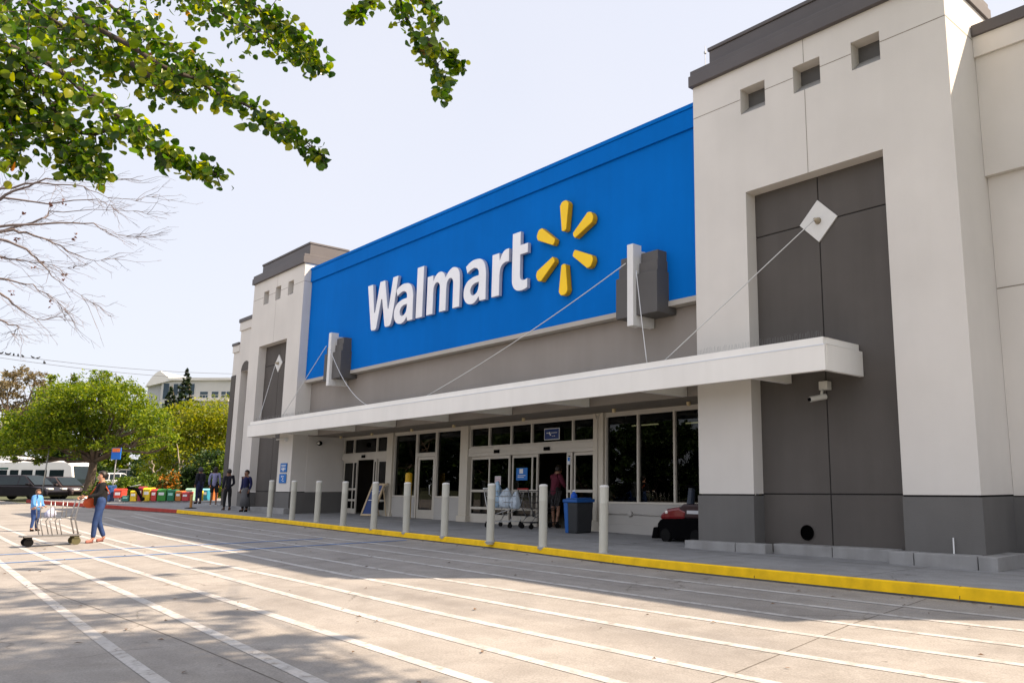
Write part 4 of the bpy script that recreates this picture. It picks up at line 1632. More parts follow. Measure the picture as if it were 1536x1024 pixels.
    if skirt:
        g = MB()
        z0 = P['anL'].z + .12 * k
        g.lathe((0, 0, 0), [(.20 * k, z0), (.17 * k, .6 * k), (.15 * k, .9 * k), (.13 * k, 1.0 * k)], 14)
        g.build('skirt', skirt, t, smooth=True, local=True)
    for s_ in ('L', 'R'):
        sg = 1 if s_ == 'L' else -1
        an = P['an' + s_]
        N = [(an + Vector((-.04, 0, -.045)) * k, .046 * k), (an + Vector((.05, sg * .01, -.05)) * k, (.042 * k, .05 * k)), (an + Vector((.16, sg * .025, -.06)) * k, (.03 * k, .045 * k)), (an + Vector((0, 0, .01)) * k, .044 * k)]
        skin_mesh('shoe', N, [(0, 1), (1, 2), (0, 3)], shoe, t, 0)
    bm = bmesh.new()
    bmesh.ops.create_icosphere(bm, subdivisions=3, radius=1)
    hc = P['h1'].lerp(P['h2'], .62) + Vector((-.012, 0, .018)) * k
    kill = []
    for v in bm.verts:
        n_ = v.co.normalized()
        if (n_.x > .18 and n_.z < .30 and not hood) or n_.z < (-.85 if long_hair or hood else -.62) or (hood and n_.x > .62 and n_.z < .5):
            kill.append(v)
        wv = 1 + .03 * math.sin(9 * n_.y + 5 * n_.z) + .02 * math.sin(17 * n_.x)
        e_ = 1.12 if hood else 1.0
        v.co = hc + Vector((n_.x * .116 * wv * e_, n_.y * .096 * wv * e_, n_.z * .122 * wv * e_)) * k
        if long_hair and n_.z < -.2 and n_.x < .1:
            v.co.z -= .14 * k * (-.2 - n_.z)
    bmesh.ops.delete(bm, geom=kill, context='VERTS')
    me = bpy.data.meshes.new('hood' if hood else 'hair')
    bm.to_mesh(me)
    bm.free()
    me.materials.append(hood or hair)
    me.polygons.foreach_set('use_smooth', [True] * len(me.polygons))
    o = bpy.data.objects.new('hood' if hood else 'hair', me)
    col.objects.link(o)
    o.parent = t
    sm = o.modifiers.new('thickness', 'SOLIDIFY')
    sm.thickness = .012 * k
    g = MB()
    for s_ in (-1, 1):
        g.blob(P['h2'] + Vector((.072, s_ * .032, -.005)) * k, .010 * k, .012 * k, .008 * k, 6, 5)
    g.blob(P['h1'] + Vector((.088, 0, -.022)) * k, .008 * k, .022 * k, .006 * k, 6, 5)
    g.build('face_features', mat('feature_dark', (.05, .02, .018), .5, 0), t, smooth=True, local=True)
    return t


SK_A = mat('skin_tan', (.38, .20, .13), .5, .05, 8)
SK_B = mat('skin_brown', (.20, .10, .06), .5, .05, 8)
JEAN = mat('jeans', (.018, .042, .125), .8, .2, 14, .2, 60)
HAIRD = mat('hair_dark', (.015, .010, .008), .5, .2, 20)
M_KNIT = mat('sweater_charcoal', (.007, .007, .008), .95, .15, 20, .3, 80)
wz = zr(-23.3, 5.15)
person('woman in a charcoal sweater and blue jeans walking behind a flatbed cart', (-23.32, 5.10, wz), R3(-90), 1.68, SK_A, M_KNIT, JEAN, mat('shoe_red', (.32, .12, .09), .6, .2, 10), HAIRD,
       dict(shL=(.01, .17, 1.40), elL=(.10, .22, 1.15), wrL=(.36, .20, 1.10), shR=(.01, -.17, 1.40), elR=(.08, -.22, 1.14), wrR=(.34, -.18, 1.08),
            knL=(.09, .09, .50), anL=(.10, .09, .085), knR=(-.02, -.09, .50), anR=(-.17, -.10, .10)))
ob = thing('shoulder_bag', 'orange shoulder bag hanging at the hip of the woman in jeans', 'bag', (-23.55, 4.88, wz + .95))
g = MB()
g.blob((-23.53, 4.93, wz + .93), .075, .15, .125, 14, 9)
g.build('pouch', mat('bag_orange', (.50, .075, .015), .5, .12, 8), ob, smooth=True)
g = MB()
g.tube([(-23.53, 4.84, wz + 1.0), (-23.48, 4.96, wz + 1.22), (-23.27, 5.03, wz + 1.43), (-23.17, 5.12, wz + 1.36), (-23.27, 5.26, wz + 1.15), (-23.48, 5.04, wz + 1.02)], .014, 6)
g.build('strap', MATS['bag_orange'], ob, smooth=True)

kz = zr(-26.9, 3.9)
CH = Vector((-29.3, 4.82, 0))
kz = zr(CH.x, CH.y)
person('small child in a light blue jacket standing behind the flatbed cart', (CH.x, CH.y, kz), R3(40), 1.18, SK_A, mat('jacket_blue', (.10, .28, .58), .8, .1, 8, .2, 40), mat('jeans_navy', (.02, .05, .16), .8, .15, 14), M_BLACK, mat('hair_brown', (.09, .05, .03), .6, .2, 20),
       dict(wrL=(.26, .16, 1.02), elL=(.08, .22, 1.10), wrR=(.28, -.16, 1.0), elR=(.08, -.22, 1.08), anL=(0, .13, .09), anR=(0, -.13, .09)), build=1.5)
bag('white shopping bag with blue and red print held by the child', (CH.x + .16, CH.y + .34, kz + .38), (.10, .14, .13), 5, mat('bag_print', (.40, .42, .55), .5, .35, 9))

P1 = (-43.25, 13.5)
person('person in a dark hooded top and navy trousers standing far left of the store', (P1[0], P1[1], zs(P1[0])), R3(200), 1.72, SK_B, mat('top_black', (.012, .012, .022), .9, .2, 12), mat('trouser_navy', (.015, .02, .06), .9, .2, 12), M_BLACK, HAIRD, hood=mat('hood_grey', (.05, .05, .06), .9, .1, 10))
P2 = (-40.0, 13.1)
person('person in a pale lavender shirt and black shorts beside the far slot wall', (P2[0], P2[1], zs(P2[0])), R3(150), 1.72, SK_B, mat('shirt_lav', (.22, .22, .36), .9, .1, 10), mat('short_black', (.012, .012, .014), .9, .2, 12), mat('shoe_white', (.5, .48, .45), .6, .1, 10), HAIRD,
       dict(anL=(.06, .12, .09), anR=(-.05, -.12, .09)), shorts=True, long_hair=True)
P3 = (-34.75, 11.9)
person('person dressed all in black walking past the foot of the far tower', (P3[0], P3[1], zs(P3[0])), R3(185), 1.60, SK_B, MATS['top_black'], MATS['short_black'], mat('shoe_brown', (.08, .05, .04), .6, .1, 10), HAIRD,
       dict(anL=(.12, .06, .09), knL=(.10, .07, .5), anR=(-.14, -.06, .10), wrR=(.16, -.16, 1.0)), build=.9)
P4 = (-33.0, 11.95)
person('person in a navy top and long grey skirt behind the farthest bollard', (P4[0], P4[1], zs(P4[0])), R3(-60), 1.56, SK_B, mat('top_navy', (.012, .014, .06), .9, .2, 12), MATS['short_black'], M_BLACK, HAIRD, skirt=mat('skirt_grey', (.10, .10, .105), .9, .1, 10), build=.95)
P5 = (-17.62, 14.55)
person('person in a maroon shirt and dark shorts going in at the open right door', (P5[0], P5[1], zs(P5[0])), R3(100), 1.70, SK_A, mat('shirt_maroon', (.11, .014, .03), .85, .12, 10), mat('short_dark', (.02, .016, .016), .9, .2, 12), mat('sandal', (.10, .06, .04), .6, .1, 8), HAIRD,
       dict(shL=(.06, .19, 1.38), elL=(.22, .26, 1.3), wrL=(.25, .2, 1.52), elR=(.10, -.24, 1.14), wrR=(.3, -.2, 1.05), anL=(.08, .12, .09), anR=(-.05, -.11, .09),
            chest=(.05, 0, 1.28), neckb=(.08, 0, 1.42), neck=(.10, 0, 1.47), h1=(.14, 0, 1.53), h2=(.15, 0, 1.60)), shorts=True, build=1.12)

wp = thing('barrier_post', 'short orange post on the kerb beside the walking person in black', 'post', (-37.4, 11.4, zs(-37.4)))
g = MB()
g.lathe((-37.4, 11.4, zs(-37.4)), [(.05, 0), (.05, .55), (.02, .57)], 10)
g.build('post', mat('post_orange', (.45, .20, .05), .6, .1, 6), wp, smooth=True, auto=True)
g = MB()
g.lathe((-37.4, 11.4, zs(-37.4)), [(.22, 0), (.22, .02), (.06, .04)], 14)
g.build('base', M_RUBBER, wp, smooth=True, auto=True)
# ------------------------------------------------------------------ plaza, road and verge far left
g = MB()
M_PAVE2 = pavement_mat('plaza_concrete', (.30, .27, .235), (.36, .33, .29))
kx = at(158, 753, 40.5), at(352, 752, 40.5)


def dirn(v):
    return Vector((v.x, v.y, 0)).normalized()


RT = dirn(CAM_R[0])        # along the picture
FW = dirn(CAM_R[2])        # away from the picture


def gp(px, d):
    """ground point under photo column px at depth d"""
    p_ = at(px, 740, d)
    return Vector((p_.x, p_.y, 0))


def hz(p_):
    """height of the plaza / road at the far left"""
    return zs(max(-62, p_.x)) if p_.y > yc(max(-62, min(6, p_.x))) and p_.x > -56 else gz(p_.x, p_.y) + .10


# low kerb wall behind the bins
a, b_ = gp(150, 40.6), gp(352, 40.6)
za = .60
g = MB()
g.obox((a + b_) / 2 + Vector((0, 0, za - .02)), RT, FW, Vector((0, 0, 1)), (b_ - a).length / 2, .25, .07)
tag(g.build('low_kerb', M_GREYBLK, bevel=.02), 'low concrete kerb under the row of coloured bins', 'kerb')

# ------------------------------------------------------------------ coloured bins and boxes
def crate(label, px0, px1, h, colr, d=40.5, kind='plain', lid=None, zb=None):
    p0, p1 = gp(px0, d), gp(px1, d)
    c = (p0 + p1) / 2
    w_ = (p1 - p0).length * .96
    zb = za + .05 if zb is None else zb
    t = thing('newspaper_box' if kind == 'news' else 'plastic_bin', label, 'bin', (c.x, c.y, zb), 'coloured bins along the far kerb', math.atan2(RT.y, RT.x))
    mm = mat('bin_%02d%02d%02d' % tuple(int(v * 99) for v in colr), colr, .5, .1, 5)
    g = MB()
    z0 = .16 if kind == 'news' else 0
    g.prism([(-w_ / 2 * .92, z0), (w_ / 2 * .92, z0), (w_ / 2, h * .86), (-w_ / 2, h * .86)], lambda u_, v_, q_: (u_, q_, v_), -.22, .22)
    g.build('body', mm, t, bevel=.02, local=True)
    g = MB()
    g.prism([(-.24, h * .862), (.24, h * .862), (.20, h), (-.12, h)], lambda u_, v_, q_: (q_, u_, v_), -w_ / 2 - .01, w_ / 2 + .01)
    g.build('lid', lid or mm, t, bevel=.015, local=True)
    g = MB()
    g.box(-w_ * .3, w_ * .3, -.236, -.228, h * .48, h * .70)
    g.build('front_label', M_SIGNW if kind != 'dark' else mat('label_mint', (.3, .6, .5), .5, 0), t, local=True)
    if kind == 'news':
        for s_ in (-1, 1):
            g = MB()
            g.box(s_ * w_ * .36 - .02, s_ * w_ * .36 + .02, -.15, .15, 0, .158)
            g.build('leg', M_GALV, t, local=True)
    return t


crate('navy blue bin at the left end of the coloured row by the sign pole', 160, 170, .78, (.02, .06, .18))
crate('bright red box on legs with a white label near the sign pole', 174, 187, .62, (.55, .05, .03), kind='news')
crate('dark teal low bin just right of the red box on legs', 187, 198, .28, (.03, .14, .12), kind='dark')
crate('small yellow bin left of the maroon box', 199, 209, .52, (.65, .45, .02))
crate('maroon box with a patterned front between the yellow bins', 210, 217, .72, (.22, .02, .04))
crate('large yellow bin, tallest of the coloured row', 217.5, 229, .66, (.70, .50, .02))
crate('red and white striped box between yellow and green bins', 230, 238.5, .60, (.50, .05, .04))
crate('leaf green bin right of the red and white box', 239, 253, .60, (.04, .22, .03))
crate('dark green bin with a mint label', 254, 265.5, .56, (.015, .15, .07), kind='dark')
crate('orange brown box right of the dark green bin', 266.5, 275.5, .50, (.45, .16, .03))
crate('red topped bin with a dark foot beside the orange box', 276, 287, .45, (.45, .04, .04), lid=mat('lid_red', (.6, .06, .05), .4, 0))
crate('pale mint bin behind the dark hooded person', 281, 292, .62, (.30, .48, .36), d=41.2)
crate('blue and teal bin right of the dark hooded person', 305.5, 315, .60, (.03, .25, .36), lid=mat('lid_sky', (.2, .5, .6), .4, 0), d=41.5)
crate('orange panel box beside the person in lavender', 316, 324, .75, (.50, .14, .03), d=42)
bs = gp(205, 40.0)
bx = thing('bicycle_trailer', 'black folded trolley with a sloping handle among the coloured bins', 'trolley', (bs.x, bs.y, za))
g = MB()
g.tube([bs + Vector((-.35, -.35, za + .72)), bs + Vector((0, 0, za + .62)), bs + Vector((.22, .22, za + .12))], [.06, .09, .05], 8)
g.build('frame', M_BLACK, bx, smooth=True)
g = MB()
g.tube([bs + Vector((-.35, -.35, za + .72)), bs + Vector((.1, .1, za + .85))], .025, 6)
g.build('handle', M_GALV, bx, smooth=True)
g = MB()
wheel(g, bs + Vector((.22, .22, za + .16)), .1, .04)
g.build('wheel', M_RUBBER, bx)
yp = gp(302.5, 41)
g = MB()
g.lathe((yp.x, yp.y, za), [(.09, 0), (.09, .50), (.05, .56)], 12)
tag(g.build('yellow_post', mat('post_yellow', (.65, .5, .02), .5, 0), smooth=True), 'stubby yellow post beside the blue and teal bin', 'post')

# ------------------------------------------------------------------ pole sign and lamp pole
pp = gp(172, 41.5)
ps = thing('pole_sign', 'tall roadside sign with an orange and blue panel on a thin pole', 'sign', (pp.x, pp.y, za))
g = MB()
pc = at(174.5, 680, 41.5)
pp = Vector((pc.x, pc.y, 0)) + FW * .05
g.tube([pp + Vector((0, 0, za - .1)) - RT * .06, pp + Vector((0, 0, pc.z))], .028, 8)
g.build('pole', mat('pole_grey', (.22, .22, .22), .5, .08, 5), ps, smooth=True)
g = MB()
g.obox(pc, RT, FW, Vector((0, 0, 1)), .24, .03, .30)
g.build('panel', mat('panel_street_blue', (.01, .13, .52), .5, .05, 4), ps, bevel=.02)
g = MB()
g.obox(pc + Vector((0, 0, .20)) - FW * .03, RT, FW, Vector((0, 0, 1)), .23, .012, .10)
g.build('top_band', mat('band_dark', (.10, .12, .22), .5, 0), ps)
for dx, w_ in ((-.15, .03), (-.09, .025), (-.02, .03), (.08, .05), (.16, .03)):
    g = MB()
    g.obox(pc + Vector((0, 0, .17)) - FW * .045 + RT * dx, RT, FW, Vector((0, 0, 1)), w_, .006, .09)
    g.build('letter_mark', mat('mark_orange', (.70, .16, .03), .5, 0), ps)
lp = gp(66, 46)
lpt = thing('flag_pole', 'thin leaning grey pole in front of the white bus', 'pole', (lp.x, lp.y, gz(lp.x, lp.y)))
g = MB()
lq = at(76, 655, 46)
lp = Vector((lq.x, lq.y, 0))
g.tube([lp + Vector((0, 0, .5)) - RT * .1, lq], [.045, .03], 8)
g.build('pole', M_GALV, lpt, smooth=True)
g = MB()
g.lathe((lp.x, lp.y, .5), [(.14, 0), (.14, .05), (.06, .1)], 10)
g.build('foot', M_GALV, lpt, smooth=True)

# ------------------------------------------------------------------ vehicles
M_CARGLASS = mat('car_glass', (.012, .02, .024), .1, .1, 2, spec=.3)
M_TYRE = mat('tyre', (.015, .015, .016), .8, .1, 6)
M_RIM = mat('rim', (.45, .45, .46), .3, .05, 6, metal=.8)
M_HEADL = mat('headlight', (.7, .7, .68), .1, 0, coat=.8)
M_TAILL = mat('taillight', (.45, .02, .03), .15, 0, coat=.8)


def car(label, p_, z, rz, L_, H_, W_, colr, suv=False, name='parked_car'):
    t = thing(name, label, 'car', (p_.x, p_.y, z), 'cars parked beyond the kerb', rz)
    paint = mat('paint_%02d%02d%02d' % tuple(int(v * 99) for v in colr), colr, .35, .04, 2, coat=.1, spec=.25)
    h = L_ / 2
    bl_ = .56 * H_
    prof = [(-h, .32), (-h + .06, .62), (-h + .18, bl_ + .06), (h - 1.15, bl_ + .0), (h - .25, bl_ - .14), (h - .02, .52), (h, .30), (h - .1, .2), (-h + .1, .2)]
    g = MB()
    g.prism(prof, lambda u_, v_, q_: (u_, q_, v_), -W_ / 2, W_ / 2)
    g.build('body', paint, t, bevel=.07, local=True)
    rear = -h + (.12 if suv else .45)
    gh = [(rear, bl_ + .03), (rear + .30, H_ - .08), (rear + .6, H_ - .01), (h - 2.0, H_), (h - 1.75, H_ - .04), (h - .98, bl_ + .0)]
    g = MB()
    n = len(gh)
    i0 = len(g.v)
    for s_ in (-1, 1):
        for u_, v_ in gh:
            tp = (v_ - bl_) / (H_ - bl_)
            g.v.append((u_, s_ * (W_ / 2 - .04 - .16 * tp), v_))
    g.f.append(tuple(range(n)))
    g.f.append(tuple(range(2 * n - 1, n - 1, -1)))
    g.mi += [0, 0]
    for k in range(n):
        g.f.append((k, n + k, n + (k + 1) % n, (k + 1) % n))
        g.mi.append(0)
    g.build('cabin', paint, t, bevel=.05, local=True)
    # side windows sit 4 mm proud of the cabin
    for s_ in (-1, 1):
        zs0, zs1 = bl_ + .06, H_ - .10

        def sp(u_, v_):
            tp = (v_ - bl_) / (H_ - bl_)
            return (u_, s_ * (W_ / 2 - .04 - .16 * tp + .006), v_)
        for (u0, u1, u2, u3) in ((rear + .28, rear + 1.0, rear + 1.0, rear + .48), (rear + 1.07, h - 2.05, h - 2.05, rear + 1.07), (h - 1.98, h - 1.15, h - 1.72, h - 1.98)):
            g = MB()
            g.quad(sp(u0, zs0), sp(u1, zs0), sp(u2, zs1), sp(u3, zs1))
            g.build('window', M_CARGLASS, t, local=True)
        for u_ in (-h + .78, h - .82):
            wv = MB()
            wv.lathe((u_, s_ * (W_ / 2 - .09), .32), [(.2, -.10), (.31, -.10), (.325, -.07), (.325, .07), (.31, .10), (.2, .10)], 22, 'y')
            wo = wv.build('wheel', M_TYRE, t, smooth=True, local=True, auto=True)
            r_ = MB()
            r_.lathe((u_, s_ * (W_ / 2 - .09), .32), [(.03, -.085), (.205, -.095), (.205, .095), (.03, .085)], 14, 'y')
            r_.build('rim', M_RIM, wo, local=True, auto=True)
        g = MB()
        g.box(h - .30, h - .03, s_ * W_ / 2 * .62 - .2, s_ * W_ / 2 * .62 + .2, bl_ - .26, bl_ - .14)
        g.build('headlight', M_HEADL, t, bevel=.03, local=True)
        g = MB()
        g.box(-h - .0, -h + .2, s_ * W_ / 2 * .72 - .18, s_ * W_ / 2 * .72 + .18, bl_ - .12, bl_ + .02)
        g.build('taillight', M_TAILL, t, bevel=.03, local=True)
        g = MB()
        g.box(h - 1.35, h - 1.15, s_ * (W_ / 2 + .10) - .08, s_ * (W_ / 2 + .10) + .08, bl_ + .04, bl_ + .17)
        g.build('mirror', paint, t, bevel=.03, local=True)
    g = MB()
    g.quad((h - 1.02, -W_ / 2 + .14, bl_ + .04), (h - 1.02, W_ / 2 - .14, bl_ + .04), (h - 1.69, W_ / 2 - .24, H_ - .07), (h - 1.69, -W_ / 2 + .24, H_ - .07))
    for v_ in range(4):
        x_, y_, z_ = g.v[v_]
        g.v[v_] = (x_ + .035, y_, z_ + .02)
    g.build('windscreen', M_CARGLASS, t, local=True)
    g = MB()
    g.box(h - .04, h + .02, -W_ / 2 + .1, W_ / 2 - .1, .28, .46)
    g.build('bumper', M_BLACK, t, bevel=.02, local=True)
    return t


ang = math.atan2(RT.y, RT.x)
p_ = gp(36, 51)
car('black estate car parked side-on at the left edge beside the white bus', p_, .60, ang - .06, 4.5, 1.52, 1.8, (.012, .010, .014), True)
p_ = gp(176, 70)
car('silver white car showing its roof above the hedge behind the pole sign', p_, 1.15, ang + .5, 4.3, 1.42, 1.75, (.62, .63, .66))
p_ = gp(213, 74)
car('grey car with a long sloping roof beyond the hedge', p_, 1.35, ang + .25, 4.7, 1.62, 1.8, (.16, .165, .17), True)
p_ = gp(88, 53)
car('dark car mostly hidden behind the black estate, nose to the right', p_, .62, ang - .25, 4.2, 1.42, 1.75, (.05, .035, .035))

bp_ = gp(108, 57)
bz = .62
bt_ = thing('bus', 'long white bus with dark windows at the far left edge', 'bus', (bp_.x, bp_.y, bz), None, ang)
BL, BW = 11.5, 2.5
M_BUSW = mat('bus_white', (.74, .73, .72), .35, .03, 1, coat=.5)
g = MB()
g.prism([(-BL, .35), (-.25, .35), (0, .6), (-.02, 1.3), (-.22, 2.25), (-.55, 2.52), (-1.0, 2.58), (-BL, 2.56)], lambda u_, v_, q_: (u_, q_, v_), 0, BW)
g.build('body', M_BUSW, bt_, bevel=.10, local=True)
g = MB()
g.prism([(-BL, 2.50), (-3.0, 2.50), (-3.6, 2.72), (-4.4, 2.92), (-BL, 2.95)], lambda u_, v_, q_: (u_, q_, v_), .25, BW - .25)
g.build('roof_pod', M_BUSW, bt_, bevel=.08, local=True)
for a_, b2 in ((-10.9, -9.4), (-9.3, -7.8), (-7.7, -6.2), (-6.1, -4.75)):
    g = MB()
    g.box(a_, b2, -.008, .01, 1.15, 1.95)
    g.build('window', M_CARGLASS, bt_, local=True)
for a_, b2, c_ in ((-4.55, -3.95, .5), (-3.75, -2.95, .5), (-2.75, -1.95, .5), (-1.75, -.75, .75)):
    g = MB()
    g.box(a_, b2, -.010, .01, c_, 1.95)
    g.build('door' if c_ < .7 else 'window', M_CARGLASS, bt_, local=True)
g = MB()
g.box(-BL, -4.7, -.012, .01, 2.0, 2.12)
g.build('stripe', mat('bus_green', (.01, .07, .06), .4, 0), bt_, local=True)
g = MB()
g.prism([(-.03, .95), (-.012, 1.3), (-.23, 2.22), (-.27, 2.22)], lambda u_, v_, q_: (u_ + .035, q_, v_), .12, BW - .12)
g.build('windscreen', M_CARGLASS, bt_, local=True)
for u_ in (-1.6, -8.4):
    for q_ in (.12, BW - .12):
        g = MB()
        g.lathe((u_, q_, .46), [(.05, -.13), (.40, -.13), (.46, -.09), (.46, .09), (.40, .13), (.05, .13)], 20, 'y')
        g.build('wheel', M_TYRE, bt_, smooth=True, local=True, auto=True)
g = MB()
g.box(-.75, .02, -.05, BW + .05, .28, .62)
g.build('bumper', mat('bus_cream', (.62, .58, .52), .5, .04, 3), bt_, bevel=.05, local=True)
for q_ in (.3, BW - .3):
    g = MB()
    g.blob((.0, q_, .78), .05, .16, .1)
    g.build('headlight', M_HEADL, bt_, smooth=True, local=True)

# ------------------------------------------------------------------ vegetation
M_BARK = mat('bark', (.10, .075, .055), .9, .25, 6, .5, 30)
M_BARKP = mat('bark_pale', (.32, .27, .21), .9, .2, 6, .4, 30)
LF_TREE = leafmat('leaf_tree', [(0, (.042, .085, .008)), (.35, (.105, .165, .012)), (.7, (.18, .235, .016)), (1, (.26, .29, .02))], .48)
LF_LIME = leafmat('leaf_lime', [(0, (.08, .125, .01)), (.5, (.19, .22, .015)), (1, (.33, .31, .02))], .45)
LF_DARK = leafmat('leaf_dark', [(0, (.012, .030, .008)), (.6, (.03, .060, .012)), (1, (.05, .09, .015))], .25)
LF_BRN = leafmat('leaf_brown', [(0, (.09, .075, .03)), (.6, (.16, .12, .06)), (1, (.20, .17, .09))], .3)
LF_CON = leafmat('needle', [(0, (.010, .026, .012)), (.6, (.02, .042, .016)), (1, (.06, .07, .02))], .15)
LF_HEDGE = leafmat('leaf_hedge', [(0, (.035, .075, .008)), (.5, (.08, .14, .012)), (1, (.17, .21, .02))], .3)


def leaf_cloud(name, clumps, n, size, material, parent, seed, flat=.0, droop=0.):
    """many small leaf blades scattered through clumps (centre, radii, weight); world or local positions"""
    rg = np.random.default_rng(seed)
    wts = np.array([c[2] if len(c) > 2 else c[1][0] * c[1][1] * c[1][2] for c in clumps], float)
    wts /= wts.sum()
    cnt = rg.multinomial(n, wts)
    P = []
    for c, k in zip(clumps, cnt):
        if k == 0:
            continue
        # sub-clumps so that a crown has gaps and bunches
        m_ = max(3, k // 45)
        d = rg.normal(size=(m_, 3))
        d /= np.linalg.norm(d, axis=1)[:, None]
        sub = d * (rg.random((m_, 1)) ** .45)
        who = rg.integers(0, m_, k)
        q = sub[who] + rg.normal(size=(k, 3)) * .17
        P.append(np.array(c[0]) + q * np.array(c[1]))
    P = np.concatenate(P)
    k = len(P)
    nrm = rg.normal(size=(k, 3))
    nrm[:, 2] = np.abs(nrm[:, 2]) * (1 + flat) + .1
    nrm /= np.linalg.norm(nrm, axis=1)[:, None]
    t = rg.normal(size=(k, 3))
    t -= nrm * (t * nrm).sum(1)[:, None]
    t /= np.linalg.norm(t, axis=1)[:, None]
    b2 = np.cross(nrm, t)
    s = size * rg.uniform(.6, 1.35, (k, 1))
    V = np.empty((k, 4, 3))
    V[:, 0] = P - t * s * .55
    V[:, 1] = P + b2 * s * .30
    V[:, 2] = P + t * s * .55
    V[:, 3] = P - b2 * s * .30
    V[:, [0, 2]] -= nrm[:, None, :] * (s * .10)[:, None, :]
    off = np.array(WL.get(parent.name, Vector((0, 0, 0)))) if parent is not None else np.zeros(3)
    V = V.reshape(-1, 3) - off
    me = bpy.data.meshes.new(name)
    me.vertices.add(len(V))
    me.vertices.foreach_set('co', V.ravel())
    me.loops.add(len(V))
    me.loops.foreach_set('vertex_index', np.arange(len(V), dtype=np.int32))
    me.polygons.add(k)
    me.polygons.foreach_set('loop_start', np.arange(0, len(V), 4, dtype=np.int32))
    me.polygons.foreach_set('loop_total', np.full(k, 4, dtype=np.int32))
    me.materials.append(material)
    me.update()
    me.validate()
    o = bpy.data.objects.new(name, me)
    col.objects.link(o)
    o.parent = parent
    return o


def limb(g, a, b2, r0, r1, rr, wob=.12, n=5):
    a, b2 = Vector(a), Vector(b2)
    L_ = (b2 - a).length
    pts = [a]
    for i in range(1, n):
        t = i / n
        pts.append(a.lerp(b2, t) + Vector((rr.uniform(-1, 1), rr.uniform(-1, 1), rr.uniform(-.3, 1))) * wob * L_ * math.sin(math.pi * t) * .6)
    pts.append(b2)
    g.tube(pts, [r0 + (r1 - r0) * i / n for i in range(n + 1)], 7)
    return pts


def tree(label, base, fork, clumps, r0, n, size, lm, bark, seed, name='tree', cat='tree', group=None, cut=1.0):
    rr = random.Random(seed)
    t = thing(name, label, cat, tuple(base), group)
    g = MB()
    trunk = limb(g, Vector(base) - Vector((0, 0, .2)), fork, r0, r0 * .72, rr, .05)
    g.build('trunk', bark, t, smooth=True)
    g = MB()
    for c in clumps:
        cc = Vector(c[0])
        tip = Vector(fork).lerp(cc, 1.05)
        mid = limb(g, fork, tip, r0 * .42, r0 * .08, rr, .22)
        for _ in range(3):
            e = cc + Vector((rr.uniform(-.8, .8) * c[1][0], rr.uniform(-.8, .8) * c[1][1], rr.uniform(-.5, .9) * c[1][2]))
            limb(g, mid[3], e, r0 * .16, r0 * .03, rr, .2, 3)
    g.build('branch', bark, t, smooth=True)
    leaf_cloud('crown', clumps, n, size, lm, t, seed)
    return t


def clump(px, py, d, r_, rz_=None, dd=0.):
    """clump of foliage seen round a photo pixel at a depth"""
    p_ = at(px, py, d + dd)
    return ((p_.x, p_.y, p_.z), (r_, r_, rz_ or r_ * .75))


# big street tree left of the bins
D = 46
c_ = []
rq = random.Random(31)
for px, py, r_ in ((30, 655, 1.15), (8, 668, .9), (55, 640, 1.2), (60, 668, 1.0), (25, 630, .8), (85, 618, 1.2), (95, 650, 1.2), (78, 595, .95), (110, 590, 1.15), (125, 620, 1.25), (140, 578, .95), (160, 598, 1.2),
                   (150, 640, 1.15), (185, 585, .95), (200, 612, 1.2), (185, 640, 1.2), (222, 632, 1.05), (235, 655, .85), (212, 662, .95), (120, 668, .85), (165, 668, .75), (78, 572, .5), (108, 566, .45), (150, 562, .42), (172, 566, .45), (245, 670, .5), (60, 690, .55), (20, 690, .5), (208, 590, .5)):
    c_.append(clump(px, py, D, r_ * 1.14, r_ * .72, rq.uniform(-1.7, 1.7)))
b0 = gp(128, D)
tree('broad green street tree with a forked trunk left of the coloured bins', (b0.x, b0.y, .55), at(140, 692, D), c_, .27, 42000, .14, LF_TREE, M_BARK, 3)
# second green tree behind it
D = 60
c_ = [clump(285, 640, D, 2.2, 1.5), clump(325, 625, D, 2.2, 1.5), clump(255, 660, D, 1.8, 1.2), clump(310, 675, D, 2.4, 1.4), clump(345, 655, D, 2.0, 1.8, 2), clump(240, 700, D, 1.6, 1.0), clump(335, 700, D, 1.6, 1.2), clump(270, 612, D, 1.0, .7)]
b0 = gp(283, D)
tree('yellow green tree with pale trunk near the far store corner', (b0.x, b0.y, .8), at(285, 690, D), c_, .22, 20000, .19, LF_LIME, M_BARKP, 4)
# dark shrubs by the store corner
D = 50
for lab, px, pts, lm, sd_ in (('dense dark green shrub behind the dark hooded person', 296, [(288, 715, 1.1), (310, 705, 1.3), (300, 732, 1.2), (325, 725, 1.1), (318, 690, .9)], LF_DARK, 11),
                              ('bright green bush tucked against the far store corner', 338, [(332, 705, 1.0), (342, 722, 1.1), (336, 738, .9), (345, 690, .8)], LF_HEDGE, 12),
                              ('dark green shrub behind the orange bloom bush', 268, [(262, 728, .9), (275, 718, .9), (270, 738, .8)], LF_DARK, 13)):
    b0 = gp(px, D)
    tree(lab, (b0.x, b0.y, .6), at(px, 740, D), [clump(a_, q_, D, r_, r_ * .8) for a_, q_, r_ in pts], .10, 4200, .17, lm, M_BARK, sd_, 'shrub', 'shrub', 'shrubs by the far store corner')
b0 = gp(256, 47)
tree('round bush with an orange autumn rim above the bins', (b0.x, b0.y, .6), at(256, 742, 47), [clump(256, 724, 47, .62, .62)], .05, 1500, .14, leafmat('leaf_orange', [(0, (.03, .06, .01)), (.55, (.06, .08, .01)), (.7, (.38, .13, .01)), (1, (.5, .2, .02))], .3), M_BARK, 14, 'shrub', 'shrub')
